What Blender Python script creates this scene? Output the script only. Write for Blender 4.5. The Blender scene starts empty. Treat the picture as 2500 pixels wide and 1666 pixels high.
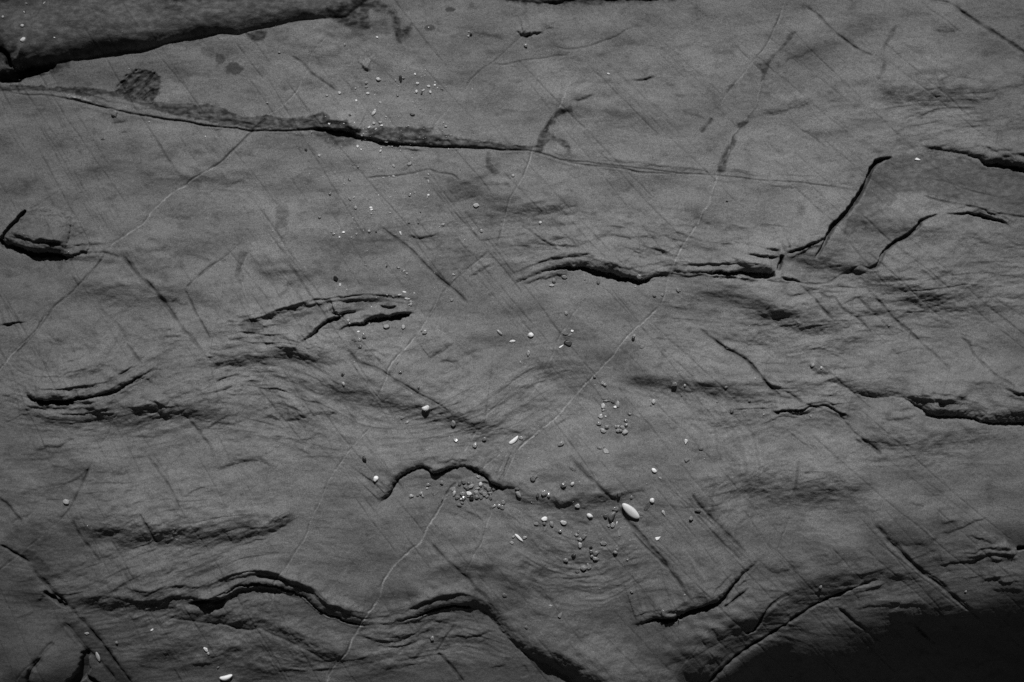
import bpy, math, random
import numpy as np

# ------------------------------------------------------------------ camera, sky, sun, exposure
S = bpy.context.scene
COL = S.collection
# 1 photo pixel (of 2500) = 1 mm on the rock; the frame covers about 2.5 m x 1.67 m, seen from 5 m
cam_d = bpy.data.cameras.new("camera")
cam_d.sensor_width = 36.0
cam_d.lens = 72.0
cam_d.clip_start = 0.1
cam_d.clip_end = 200.0
cam = bpy.data.objects.new("camera", cam_d)
COL.objects.link(cam)
cam.location = (0, 0, 5.0)
S.camera = cam

SUN_EL, SUN_AZ = 49.0, 4.0          # sun stands towards the top edge, a little right of it
w = bpy.data.worlds.new("World")
S.world = w
w.use_nodes = True
wn, wl = w.node_tree.nodes, w.node_tree.links
wn.clear()
sky = wn.new("ShaderNodeTexSky")
sky.sky_type = 'NISHITA'
sky.sun_disc = False
sky.sun_elevation = math.radians(SUN_EL)
sky.sun_rotation = math.radians(SUN_AZ)
sky.air_density = 0.25            # a dark clear sky (red-filter black-and-white)
sky.dust_density = 0.0
sky.altitude = 500
bw = wn.new("ShaderNodeRGBToBW")     # black-and-white photograph
bgn = wn.new("ShaderNodeBackground")
bgn.inputs[1].default_value = 0.05
wo = wn.new("ShaderNodeOutputWorld")
wl.new(sky.outputs[0], bw.inputs[0])
wl.new(bw.outputs[0], bgn.inputs[0])
wl.new(bgn.outputs[0], wo.inputs[0])

sun_d = bpy.data.lights.new("sun", 'SUN')
sun_d.energy = 5.0
sun_d.angle = math.radians(0.5)
sun_d.color = (1, 1, 1)
sun = bpy.data.objects.new("sun", sun_d)
COL.objects.link(sun)
# direction to the sun: azimuth from +Y (top of frame) towards +X
el, az = math.radians(SUN_EL), math.radians(SUN_AZ)
sun.rotation_euler = (-(math.pi / 2 - el), 0, -az)

S.view_settings.view_transform = 'Standard'
S.view_settings.look = 'None'
S.view_settings.exposure = -0.30
S.view_settings.gamma = 1.0
S.render.engine = 'CYCLES'
S.cycles.use_denoising = False
S.cycles.max_bounces = 6

random.seed(7)
RNG = np.random.default_rng(11)

# ------------------------------------------------------------------ tools
CROPS = {'a': (0, 0, 2.768), 'b': (800, 0, 2.768), 'c': (1650, 0, 2.768),
         'd': (0, 550, 2.768), 'e': (800, 550, 2.768), 'f': (1650, 550, 2.768),
         'g': (0, 1106, 2.768), 'h': (800, 1106, 2.768), 'i': (1650, 1106, 2.768),
         'P1': (720, 60, 5.6), 'P2': (720, 300, 5.6), 'P3': (780, 520, 5.6), 'P4': (820, 760, 5.6),
         'P5': (970, 1130, 7.353), 'P6': (1270, 1130, 5.6), 'P7': (1420, 900, 7.353),
         'P8': (1200, 760, 7.84), 'P9': (1060, 1020, 5.6), 'T1': (0, 0, 7.13),
         'T2': (40, 1480, 3.92), 'T3': (1280, 640, 5.348), 'T4': (1640, 850, 5.348),
         'T5': (1100, 0, 5.602), 'T6': (380, 1240, 9.8), 'z': (0, 0, 1.0)}


def pts(spec):
    """'a 10,20 30,40,0.5 | b 5,6' -> array (n,3): x, y on the rock in mm, weight"""
    out = []
    for part in spec.split('|'):
        tk = part.split()
        ox, oy, s = CROPS[tk[0]]
        for t in tk[1:]:
            v = [float(q) for q in t.split(',')]
            out.append((ox + v[0] / s, oy + v[1] / s, v[2] if len(v) > 2 else 1.0))
    return np.array(out)


def smooth_line(p, step=6.0, jit=0.0):
    """Catmull-Rom through the points, resampled, with a little natural wander"""
    if len(p) < 2:
        return p
    q = np.vstack([2 * p[0] - p[1], p, 2 * p[-1] - p[-2]])
    out = []
    for i in range(1, len(q) - 2):
        p0, p1, p2, p3 = q[i - 1], q[i], q[i + 1], q[i + 2]
        n = max(1, int(np.hypot(*(p2 - p1)[:2]) / step))
        for k in range(n):
            t = k / n
            c = 0.5 * ((2 * p1) + (-p0 + p2) * t + (2 * p0 - 5 * p1 + 4 * p2 - p3) * t * t
                       + (-p0 + 3 * p1 - 3 * p2 + p3) * t ** 3)
            c[2] = p1[2] + (p2[2] - p1[2]) * t
            out.append(c)
    out.append(p[-1].copy())
    out = np.array(out)
    if jit > 0 and len(out) > 3:
        n = len(out)
        r = RNG.normal(0, 1, (n, 2))
        slow = np.stack([np.interp(np.arange(n), np.arange(0, n + 5, 5), RNG.normal(0, 1, len(np.arange(0, n + 5, 5))))
                         for _ in range(2)], 1)
        out[1:-1, :2] += (r * 0.35 + slow)[1:-1] * jit
    return out


def smoothstep(a, b, x):
    t = np.clip((x - a) / (b - a), 0, 1)
    return t * t * (3 - 2 * t)


_perm = {}


def noise(x, y, seed=0):
    """2-D gradient noise, about -1..1"""
    if seed not in _perm:
        r = np.random.default_rng(1000 + seed)
        ang = r.random(65536) * 2 * np.pi
        _perm[seed] = (np.cos(ang).astype(np.float32), np.sin(ang).astype(np.float32))
    gx, gy = _perm[seed]
    xi = np.floor(x).astype(np.int64)
    yi = np.floor(y).astype(np.int64)
    xf = (x - xi).astype(np.float32)
    yf = (y - yi).astype(np.float32)

    def g(ix, iy, fx, fy):
        h = ((ix * 73856093) ^ (iy * 19349663) ^ (seed * 83492791))
        h = (h ^ (h >> 13)) * 1274126177
        h = (h ^ (h >> 16)) & 65535
        return gx[h] * fx + gy[h] * fy
    u = xf * xf * xf * (xf * (xf * 6 - 15) + 10)
    v = yf * yf * yf * (yf * (yf * 6 - 15) + 10)
    a = g(xi, yi, xf, yf)
    b = g(xi + 1, yi, xf - 1, yf)
    c = g(xi, yi + 1, xf, yf - 1)
    d = g(xi + 1, yi + 1, xf - 1, yf - 1)
    return (a + (b - a) * u + (c - a) * v + (a - b - c + d) * u * v) * 1.5


def fbm(x, y, seed=0, octv=4, gain=0.5):
    s, a, t = 0, 1.0, 0
    for k in range(octv):
        s = s + a * noise(x * 2 ** k + 17.3 * k, y * 2 ** k - 9.1 * k, seed + k)
        t += a
        a *= gain
    return s / t


# ------------------------------------------------------------------ grid (dense where the photo looks, wide around it)
STEP = 1.8


def axis(lo, hi, outer):
    core = np.arange(lo, hi + STEP, STEP)
    ext, d, g = [], 0.0, STEP
    while d < outer:
        g *= 1.06
        d += g
        ext.append(d)
    ext = np.array(ext)
    return np.concatenate([(lo - ext)[::-1], core, core[-1] + ext])


gx1 = axis(-30, 2530, 3500)
gy1 = axis(-30, 1696, 3500)
NX, NY = len(gx1), len(gy1)
X, Y = np.meshgrid(gx1, gy1)
X = X.astype(np.float64)
Y = Y.astype(np.float64)
H = np.zeros_like(X)
ALB = np.ones_like(X)
WET = np.zeros_like(X)


def field(line, R):
    """nearest-segment distance field in a band R round a polyline: index window, d, side (+ = right-hand/below), weight, along"""
    x0, x1 = line[:, 0].min() - R, line[:, 0].max() + R
    y0, y1 = line[:, 1].min() - R, line[:, 1].max() + R
    i0, i1 = np.searchsorted(gx1, [x0, x1])
    j0, j1 = np.searchsorted(gy1, [y0, y1])
    if i1 - i0 < 1 or j1 - j0 < 1:
        return None
    D = np.full((j1 - j0, i1 - i0), 1e9)
    Sg = np.ones_like(D)
    Wt = np.zeros_like(D)
    T = np.zeros_like(D)
    seg = np.hypot(np.diff(line[:, 0]), np.diff(line[:, 1]))
    cum = np.concatenate([[0], np.cumsum(seg)])
    tot = max(cum[-1], 1e-6)
    for k in range(len(line) - 1):
        ax, ay, aw = line[k]
        bx, by, bw_ = line[k + 1]
        a0, a1 = np.searchsorted(gx1, [min(ax, bx) - R, max(ax, bx) + R])
        b0, b1 = np.searchsorted(gy1, [min(ay, by) - R, max(ay, by) + R])
        if a1 <= a0 or b1 <= b0:
            continue
        sx = X[b0:b1, a0:a1]
        sy = Y[b0:b1, a0:a1]
        dx, dy = bx - ax, by - ay
        L2 = dx * dx + dy * dy + 1e-9
        t = np.clip(((sx - ax) * dx + (sy - ay) * dy) / L2, 0, 1)
        ex, ey = sx - ax - t * dx, sy - ay - t * dy
        dd = ex * ex + ey * ey
        cr = dx * ey - dy * ex
        sub = np.s_[b0 - j0:b1 - j0, a0 - i0:a1 - i0]
        m = dd < D[sub]
        D[sub] = np.where(m, dd, D[sub])
        Sg[sub] = np.where(m, np.where(cr >= 0, 1.0, -1.0), Sg[sub])
        Wt[sub] = np.where(m, aw + (bw_ - aw) * t, Wt[sub])
        T[sub] = np.where(m, (cum[k] + t * seg[k]) / tot, T[sub])
    return np.s_[j0:j1, i0:i1], np.sqrt(D), Sg, Wt, T


def ledge(spec, A, wf=5.0, w1=70.0, p=1.6, taper=0.12, jit=1.5, hollow=0.0, rough=1.0, slot=0.0, sw=14.0, kids=True, soft=False):
    """a bed edge: the rock lifts gently towards the line, then drops A over the face width wf on its right-hand (lower) side;
    slot = depth of the gap under the edge, sw = its width"""
    if A < 10 and wf < 14:
        wf *= 1.5
        jit *= 1.3
    ln = smooth_line(pts(spec) if isinstance(spec, str) else spec, 6.0 if wf < 18 else 15.0 if wf < 35 else 26.0, jit if wf < 35 else min(jit, 3.0))
    if len(ln) < 2:
        return
    tot = np.hypot(np.diff(ln[:, 0]), np.diff(ln[:, 1])).sum()
    taper = max(taper, min(.3, 26.0 / max(tot, 1)))
    R = min(wf + 2.6 * w1, 330)
    f = field(ln, R)
    if f is None:
        return
    sl, D, Sg, Wt, T = f
    x, y = X[sl], Y[sl]
    n = noise(x / 7, y / 6, 31) * 0.6 + noise(x / 26, y / 17, 32)
    d = D * Sg + n * (1.2 + min(wf, 10.0) * 0.16) * rough
    wt = Wt * np.minimum(smoothstep(0, taper, T), smoothstep(0, taper, 1 - T))
    wt = wt * (1 + min(.25, 3.0 / max(abs(A), 1)) * noise(x / 30, y / 22, 30) + .1 * noise(x / 120, y / 90, 27))
    wfe = wf * (0.35 + 0.65 * np.clip(Wt, 0, 1.5)) * (1 + (.35 if wf < 12 else .08) * noise(x / 24, y / 20, 29))
    s = np.clip((d + wfe) / wfe, 0, 1)
    face = 0.5 * (1 + np.cos(np.pi * s)) if soft else 1 - s ** p
    up = np.exp(-(np.clip(-d - wfe, 0, None) / w1) ** 1.6 * 1.3)
    up = up * smoothstep(R, R * 0.6, D)
    prof = np.where(d > 0, 0, np.where(d > -wfe, face, up))
    h = A * wt * prof
    # strata on and near the face
    band = np.exp(-((d + wfe * .5) / (wfe * .7 + 7)) ** 2)
    h = h + min(A, 24) * 0.055 * wt * band * fbm(x / 34, d / 3.2, 33, 2) * rough
    if hollow:
        h = h - hollow * wt * np.exp(-np.clip(d, 0, None) / (w1 * 0.35)) * (d > 0) * smoothstep(R, R * .6, D)
    if slot:
        wl_ = sw * .82 * np.clip(wt, 0, 1.5) * (1 + .3 * noise(x / 20, y / 14, 28)) + .01
        q_ = np.clip(d / wl_, 0, 1)
        h = h - slot * smoothstep(.42, .9, wt) * np.where(d > 0, 1 - q_ ** 3, 0)
    H[sl] += h
    if kids and A >= 9 and len(ln) > 14:
        # thin split leaves that run with the edge
        kr = random.Random(int(ln[0, 0] * 7 + ln[0, 1]))
        nrm = np.stack([-np.gradient(ln[:, 1]), np.gradient(ln[:, 0])], 1)
        nrm /= np.linalg.norm(nrm, axis=1, keepdims=True) + 1e-9
        for _ in range(int(tot / 26)):
            i0 = kr.randrange(0, len(ln) - 8)
            i1 = min(len(ln), i0 + kr.randint(7, 22))
            off = -(kr.uniform(2, 16) + wf * .8) if kr.random() < .68 or wf > 20 else kr.uniform(3, 15)
            tilt = kr.uniform(-.5, .5)
            q = ln[i0:i1].copy()
            q[:, :2] += nrm[i0:i1] * (off + tilt * np.linspace(-9, 9, i1 - i0)[:, None])
            q[:, 2] = np.clip(q[:, 2], .3, 1)
            ledge(q, kr.uniform(2, 5), kr.uniform(2.5, 5), 14, taper=.3, jit=1.2, kids=False)


def groove(spec, depth, sig=2.0, dark=0.75, taper=0.1, jit=0.8, step=6.0, broken=0.0):
    ln = smooth_line(pts(spec) if isinstance(spec, str) else spec, step, jit)
    if len(ln) < 2:
        return
    if sig > 2.3 and depth < 12:
        # a crushed seam: a shallow trough with several thin broken partings in it
        tot = np.hypot(np.diff(ln[:, 0]), np.diff(ln[:, 1])).sum()
        kr = random.Random(int(ln[0, 0] * 13 + ln[0, 1]))
        nrm = np.stack([-np.gradient(ln[:, 1]), np.gradient(ln[:, 0])], 1)
        nrm /= np.linalg.norm(nrm, axis=1, keepdims=True) + 1e-9
        for k in range(2 + int(sig / 2)):
            q = ln.copy()
            q[:, :2] += nrm * (kr.uniform(-1, 1) * sig * (0.3 if k == 0 else 1.1) + kr.uniform(-.5, .5) * sig * np.linspace(-1, 1, len(q))[:, None])
            groove(q, depth * (.55 if k == 0 else .3), 1.35, dark if k == 0 else .5 + .5 * dark, .08, .9, step, broken=.5)
        depth *= .5
        dark = .45 + .55 * dark
        sig *= 1.15
        broken = .7
    f = field(ln, sig * 3.2 + 2)
    if f is None:
        return
    sl, D, Sg, Wt, T = f
    x, y = X[sl], Y[sl]
    tp = max(taper, .05)
    wt = Wt * np.minimum(smoothstep(0, tp, T), smoothstep(0, tp, 1 - T))
    if broken:
        wt = wt * np.clip(1 + broken * 1.6 * noise(x / 26, y / 26, 44), 0, 1.3)
    sg = sig * (.45 + .55 * np.clip(wt, 0, 1)) * (1 + .4 * noise(x / 14, y / 14, 43))
    if depth >= 12:
        g = np.clip(1.25 * np.exp(-0.5 * (D / sg) ** 4), 0, 1) * np.clip(wt * 1.3, 0, 1.2)   # open crack, steep walls
    else:
        g = np.exp(-0.5 * (D / sg) ** 2) * wt
    H[sl] -= depth * g
    ALB[sl] *= 1 - (1 - dark) * np.clip(g, 0, 1)


def vein(spec, width=1.5, gain=1.0, jit=1.4, side=0.35, broken=0.6):
    """pale mineral vein, with a thin dark parting on one side"""
    ln = smooth_line(pts(spec), 5.0, jit)
    f = field(ln, 9)
    if f is None:
        return
    sl, D, Sg, Wt, T = f
    x, y = X[sl], Y[sl]
    wt = Wt * np.clip(1.0 + broken * 1.9 * noise(x / 19, y / 19, 51), 0.2, 1.5) * smoothstep(0, .03, T) * smoothstep(0, .03, 1 - T)
    ww = width * .72 * (1 + 0.5 * noise(x / 13, y / 13, 52))
    g = np.exp(-0.5 * (D / ww) ** 2)
    d = D * Sg
    gs = np.exp(-0.5 * ((d - 2.6) / 1.6) ** 2)
    wd = Wt * np.clip(0.6 + 1.4 * noise(x / 35, y / 35, 53), 0, 1.2)
    ALB[sl] *= 1 - side * gs * wd
    H[sl] -= 1.4 * gs * wd
    ALB[sl] = ALB[sl] + gain * (1.15 if width > 2 else .95) * g * wt
    H[sl] += 0.5 * g * wt


def poly_mask(spec, soft=4.0, wob=4.0, seed=60):
    ln = smooth_line(np.vstack([pts(spec), pts(spec)[:1]]), 7.0, 0.0)
    R = 40
    x0, x1 = ln[:, 0].min() - R, ln[:, 0].max() + R
    y0, y1 = ln[:, 1].min() - R, ln[:, 1].max() + R
    i0, i1 = np.searchsorted(gx1, [x0, x1])
    j0, j1 = np.searchsorted(gy1, [y0, y1])
    sl = np.s_[j0:j1, i0:i1]
    x, y = X[sl], Y[sl]
    ins = np.zeros(x.shape, bool)
    D = np.full(x.shape, 1e9)
    for k in range(len(ln) - 1):
        ax, ay = ln[k, :2]
        bx, by = ln[k + 1, :2]
        if abs(by - ay) > 1e-9:
            c = ((ay > y) != (by > y)) & (x < (bx - ax) * (y - ay) / (by - ay) + ax)
            ins ^= c
        dx, dy = bx - ax, by - ay
        t = np.clip(((x - ax) * dx + (y - ay) * dy) / (dx * dx + dy * dy + 1e-9), 0, 1)
        D = np.minimum(D, (x - ax - t * dx) ** 2 + (y - ay - t * dy) ** 2)
    d = np.sqrt(D) * np.where(ins, 1, -1) + wob * (1.5 * noise(x / 19, y / 16, seed) + .9 * noise(x / 6, y / 6, seed + 1))
    return sl, smoothstep(-soft, soft, d)


def stain_or_shade(spec, k=0.5, soft=3.0, wob=3.0, wet=0.8, tex=0.5):
    sl, m = poly_mask(spec, soft, wob)
    n = fbm(X[sl] / 18, Y[sl] / 9, 70, 4)
    ALB[sl] *= 1 - m * (1 - k) * np.clip(1 + tex * 2 * n, 0.3, 1.3)
    WET[sl] = np.maximum(WET[sl], m * wet)


def spot(cx, cy, r, k=0.6, ry=None, wet=.5):
    ry = ry or r
    i0, i1 = np.searchsorted(gx1, [cx - 2 * r, cx + 2 * r])
    j0, j1 = np.searchsorted(gy1, [cy - 2 * ry, cy + 2 * ry])
    sl = np.s_[j0:j1, i0:i1]
    d = np.hypot((X[sl] - cx) / r, (Y[sl] - cy) / ry) + .22 * noise(X[sl] / (r * .45), Y[sl] / (ry * .45), 77)
    m = smoothstep(1.12, 0.75, d)
    ALB[sl] *= 1 - (1 - k) * m
    WET[sl] = np.maximum(WET[sl], wet * m)


def bump(cx, cy, rx, ry, h, ang=0.0, power=1.0):
    c, s_ = math.cos(math.radians(ang)), math.sin(math.radians(ang))
    u = ((X - cx) * c + (Y - cy) * s_) / rx
    v = (-(X - cx) * s_ + (Y - cy) * c) / ry
    H[:] += h * np.exp(-0.5 * (u * u + v * v) ** power)


# ------------------------------------------------------------------ the rock: broad form
XC = np.clip(X, -700, 3200)
YC = np.clip(Y, -700, 2400)
H += 13 * fbm(X / 560, Y / 400, 1, 3)
H += 11 * fbm(X / 200, Y / 130, 5, 2)
# the whole bed tips away from the sun towards the bottom edge
yy = np.clip(YC - 1080, 0, None)
H -= 0.5 * (0.55 / 560) * yy ** 2
yt = np.clip(230 - YC, 0, None)
xl = np.clip(900 - XC, 0, None)
H += 0.10 * yt * smoothstep(1000, 300, XC)       # top left bed slopes down towards its edge

# the far lower right corner rolls over into shade
ln = smooth_line(pts('z 1390,1860 1560,1770 1733,1668 1867,1560 2004,1473 2156,1412 2300,1400 2560,1350 2900,1300'), 30.0)
f = field(ln, 900)
if f:
    sl, D, Sg, Wt, T = f
    d = np.where(D < 1e4, D * Sg + 115 * (Sg > 0) * smoothstep(0, 60, D) * smoothstep(2030, 1760, X[sl]), np.where(Y[sl] > 1700, 900.0, -900.0))
    ds = np.arange(-300, 901, 5.0)
    slope = 0.36 * smoothstep(-170, 0, ds) + 0.95 * smoothstep(35, 150, ds) - 0.35 * smoothstep(300, 520, ds) - 0.6 * smoothstep(560, 880, ds)
    hh = -np.concatenate([[0], np.cumsum(0.5 * (slope[1:] + slope[:-1]) * 5.0)])
    ROLL = np.interp(np.clip(d, -300, 900), ds, hh) * (1 + .4 * smoothstep(2150, 1750, X[sl]))
    H[sl] += ROLL
    # beyond the window keep it level with the lowest part
    jj, ii = sl
    if jj.stop < NY:
        H[jj.stop:, ii] += ROLL[-1:, :] * np.ones((NY - jj.stop, 1))
    RD = np.full_like(X, -900.0)
    RD[sl] = d
CALM = 1 - .72 * smoothstep(-60, 110, RD)            # the shaded hollow is smoother, worn rock

for b_ in ((210, 890, 150, 62, 15), (650, 1385, 190, 55, 11), (1070, 1430, 170, 45, 11), (880, 1450, 80, 60, -8), (2150, 900, 200, 60, 12),
           (1750, 1110, 120, 110, 9), (1080, 1090, 150, 40, 9), (2330, 640, 140, 80, 9), (640, 690, 95, 90, 10), (150, 1330, 130, 60, 9), (430, 1600, 170, 40, 10), (2270, 1290, 170, 60, 10), (1900, 700, 190, 40, 9), (480, 980, 120, 40, 9), (1500, 600, 240, 40, 8)):
    bump(*b_)
HB = H.copy()                                    # broad form, before the detail
H += 9.5 * CALM * fbm(X / 135, Y / 100, 9, 2, .5)
# foliation: folded thin strata
FOLD = [(1400, 1370, 150, 140, 90), (1090, 1190, 110, 90, -60), (1120, 1500, 120, 80, -60),
        (640, 1450, 170, 90, -50), (900, 1540, 120, 90, 45), (2010, 900, 110, 80, -60), (1730, 1180, 90, 190, 70),
        (1400, 680, 160, 80, -35), (600, 680, 80, 120, 45), (170, 950, 170, 110, 55), (2120, 620, 180, 90, 60),
        (2300, 500, 160, 100, -50), (1760, 1030, 160, 90, -30), (350, 760, 120, 120, -45), (1180, 870, 130, 100, 50)]
V = Y + 34 * fbm(X / 420, Y / 300, 12, 2)
for cx, cy, rx, ry, a in FOLD:
    V = V - a * np.exp(-0.5 * (((X - cx) / rx) ** 2 + ((Y - cy) / ry) ** 2))
TILT = [(1190, 960, 230, 130, .62), (420, 900, 330, 110, .25), (400, 1400, 380, 130, .38), (1800, 900, 200, 80, -.5),
        (2300, 260, 260, 120, .15), (1720, 1620, 160, 70, .9), (980, 860, 200, 80, .5), (2250, 1450, 260, 90, .15), (1000, 1480, 130, 60, -.2)]
for cx, cy, rx, ry, a in TILT:
    V = V + a * (X - cx) * np.exp(-0.5 * (((X - cx) / rx) ** 2 + ((Y - cy) / ry) ** 2) ** 1.5)
U = X + 60 * fbm(X / 300, Y / 220, 14, 2)
ZONES = [(330, 920, 330, 130, .8), (330, 1330, 330, 150, .6), (650, 950, 200, 130, .9), (1180, 1000, 260, 110, .7),
         (2000, 780, 280, 130, .8), (1850, 990, 260, 70, .9), (2330, 680, 220, 130, .8), (1330, 580, 260, 60, .8),
         (1700, 610, 220, 60, .9), (2230, 1500, 330, 110, .8), (600, 1580, 260, 70, .9), (950, 1560, 230, 60, .9),
         (760, 830, 200, 60, 1.0), (2350, 300, 200, 80, .7), (1350, 1250, 230, 80, .5), (1900, 1180, 220, 120, .5),
         (500, 1490, 250, 60, .8), (200, 1180, 200, 90, .5), (1420, 1370, 160, 90, .5), (2150, 1080, 260, 80, .5)]
F = np.full_like(X, 0.10)
for cx, cy, rx, ry, a in ZONES:
    F = np.maximum(F, a * np.exp(-0.5 * (((X - cx) / rx) ** 2 + ((Y - cy) / ry) ** 2) ** 1.3))
F = F * (0.75 + 0.5 * noise(X / 130, Y / 70, 91))
F = np.clip(F, 0.05, 1.2) * CALM
H += F * 12 * fbm(U / 105, V / 34, 20, 4, 0.5)
H += (0.12 + F) * 1.7 * fbm(U / 26, V / 13, 26, 3, 0.6)
g = V / 34 + 1.3 * fbm(U / 260, V / 90, 28, 3)
t = g - np.floor(g)
k = np.floor(g)
step_ = np.where(t < 0.9, t / 0.9, (1 - t) / 0.1)
msk = smoothstep(0.05, 0.55, noise(U / 120 + k * 7.7, V / 60, 35) + 0.25 * noise(U / 30, V / 20, 36))
H += F * 6.0 * step_ * msk
g = V / 15 + 1.1 * fbm(U / 150, V / 60, 38, 3)
t = g - np.floor(g)
k = np.floor(g)
step_ = np.where(t < 0.86, t / 0.86, (1 - t) / 0.14)
msk = smoothstep(0.1, 0.6, noise(U / 55 + k * 5.1, V / 40, 45) + 0.3 * noise(U / 18, V / 12, 46))
H += F * 2.6 * step_ * msk
H += (.05 + F) * 4.8 * fbm(X / 24, Y / 16, 47, 4, .6)
# curved layering: rings in the bowl and arcs right of it
for cx, cy, ax_, ay_, r0, r1, a0, a1, am in ((1400, 1330, 1.25, .8, 60, 215, 5, 165, .75), (1600, 1170, 1.0, 1.15, 120, 290, -80, 60, .6),
                                             (1990, 930, 1.3, .8, 40, 130, -170, -10, .9), (170, 900, 1.2, .9, 50, 150, 20, 170, .5)):
    rr = np.hypot((X - cx) / ax_, (Y - cy) / ay_) + 16 * noise(X / 80, Y / 60, 131) + 3 * noise(X / 20, Y / 16, 132)
    an_ = np.degrees(np.arctan2(Y - cy, X - cx))
    mk_ = smoothstep(r0, r0 + 30, rr) * smoothstep(r1, r1 - 40, rr) * smoothstep(a0, a0 + 30, an_) * smoothstep(a1, a1 - 30, an_)
    bn_ = noise(rr / 8.5, an_ / 30, 133) + .6 * noise(rr / 19, an_ / 70, 135)
    H += am * 1.5 * mk_ * bn_
    ALB *= 1 + .30 * am * mk_ * bn_
# the loose-looking wedge at the left edge: rougher and a little lower than the bed around it
sl, m = poly_mask('z 62,512 110,508 160,520 196,545 218,575 214,612 160,622 90,612 40,600 22,588 26,562', 1.6, 3, 141)
H[sl] += m * (5.5 + 6.0 * fbm(X[sl] / 30, Y[sl] / 20, 142, 4, .6))
# the rough chipped hollow beside the wet seam
sl, m = poly_mask('a 780,600 870,500 950,480 1020,482 1080,520 1085,600 1062,640 1050,690 900,660 800,640', 3, 4, 143)
H[sl] += m * (-3.0 + 9.0 * fbm((X[sl] + Y[sl]) / 34, (Y[sl] - X[sl]) / 90, 144, 4, .6))
# pitted skin
H += 0.9 * fbm(X / 11, Y / 9, 48, 3, 0.65) * (0.5 + 0.6 * F)

# broad soft swells: long slopes that turn away from the sun
for sp_, A_, wf_ in (('z 20,1075 200,1060 380,1040 520,1050 640,1015,.6', 14, 55), ('z 690,985,.6 850,1000 1000,1020 1150,1068 1300,1068,.7', 15, 55),
                     ('z 1040,480,.6 1150,505 1280,548 1420,562,.7', 7, 60), ('z 1480,945,.6 1650,962 1800,985 1880,990,.6', 11, 40),
                     ('z 1220,1240,.6 1400,1250 1560,1222,.7', 12, 45), ('z 1830,640,.6 2000,668 2200,735 2420,800,.8', 13, 50),
                     ('z 60,1290,.6 300,1340 480,1350 640,1310 780,1250,.6', 16, 60), ('z 430,880,.5 560,905 720,900 860,905,.6', 14, 45),
                     ('z 100,700,.5 250,745 400,760 520,740,.5', 10, 55), ('z 1650,720,.5 1800,760 1980,830 2120,850,.5', 10, 50),
                     ('z 1700,1180,.5 1850,1230 2020,1240 2200,1200,.5', 12, 60), ('z 1000,1420,.4 1180,1430 1300,1480,.5', 10, 50),
                     ('z 2100,250,.5 2280,270 2480,260,.8', 10, 50), ('z 600,130,.5 800,180 1000,170,.5', 7, 60),
                     ('z 1300,300,.5 1500,330 1650,310,.5', 7, 60), ('z 2050,1100,.5 2250,1120 2480,1090,.7', 12, 60),
                     ('z 150,1480,.5 330,1500 480,1470,.5', 13, 40), ('z 560,600,.5 640,690 740,700 820,640,.5', 9, 45),
                     ('z 1930,500,.4 2200,600 2450,610,.6', 9, 50), ('z 300,430,.4 480,470 640,460,.4', 7, 50)):
    ledge(sp_, A_ * 1.85, wf=wf_ * 1.15, w1=110, taper=.25, jit=3, rough=.6, kids=False, soft=True)

# ------------------------------------------------------------------ named bed edges (right-hand side of the line is the lower side)
ledge('a -160,180,.2 -60,240,.4 20,330,.7 80,440,1.1 120,460,1.2 200,465,1.2 260,452,1.1 400,415,1.05 600,382,1 780,350,.95 1000,325,.9 1150,285,.85 1350,240,.8 1480,222,.75 1620,235,.72 1700,208,.7 1900,175,.66 2020,145,.6 2200,135,.55 2353,125,.5 | b 150,95,.4 230,35,.3 300,-30,.2',
      40, wf=52, w1=120, p=2.5, taper=.03, jit=1.2, rough=.35, kids=False)
bump(-14, 152, 26, 26, 34)
groove('T1 -20,850 60,890 150,970 175,1060 170,1130 230,1150', 22, 4.5, .8, 0)
groove('T1 -30,1330 100,1370 300,1290,1 520,1240,.9 760,1190,.5 1000,1120,.2', 24, 10, .75, 0.05)
groove('T1 -20,1400 160,1390 280,1412 370,1390', 8, 2.5, .6, 0)
# middle wet seam
ledge('a 0,603,.05 140,637,.05 400,657,.06 540,685,.25 800,752,.1 1050,797,.13 1250,822,.16 1400,852,.18 1600,870,.13 1710,884,.12 1900,887,.12 2050,880,.25 2200,882,.8 2353,894,1.1 | b 200,921,.75 250,932,.6 400,962,.5 600,984,.5 820,995,.42 1000,1002,.3 1200,1017,.12 1390,1022,.1 1560,1077,.06 1750,1097,.06 2000,1127,.06 2353,1168,.05 | c 280,1187,.05 540,1217,.05 880,1242,.08 1230,1292,.1',
      20, wf=6, w1=60, taper=.01, jit=1.0, slot=4, sw=5)
groove('a 0,603,.6 140,637,.6 400,657,.6 540,685 800,752,.7 1050,797 1250,822 1400,852 1600,870 1710,884 1900,887 2100,877 2250,887 2353,894 | b 200,921 250,932 400,962 600,984 820,995 1000,1002 1200,1017 1390,1024,.7 1560,1077,.5 1750,1097,.4 2000,1127,.45 2353,1168,.4 | c 280,1187,.4 540,1217,.4 880,1242,.5 1230,1292,.4',
       4.5, 1.7, .45, 0.01)
groove('b 1560,1082 1650,1100 1750,1118 1900,1128 2010,1140 2100,1165 2353,1180', 2.5, 1.5, .6)
ledge('P2 1000,170 1250,262 1400,280 1500,300', 6, 3, 20)
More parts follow.
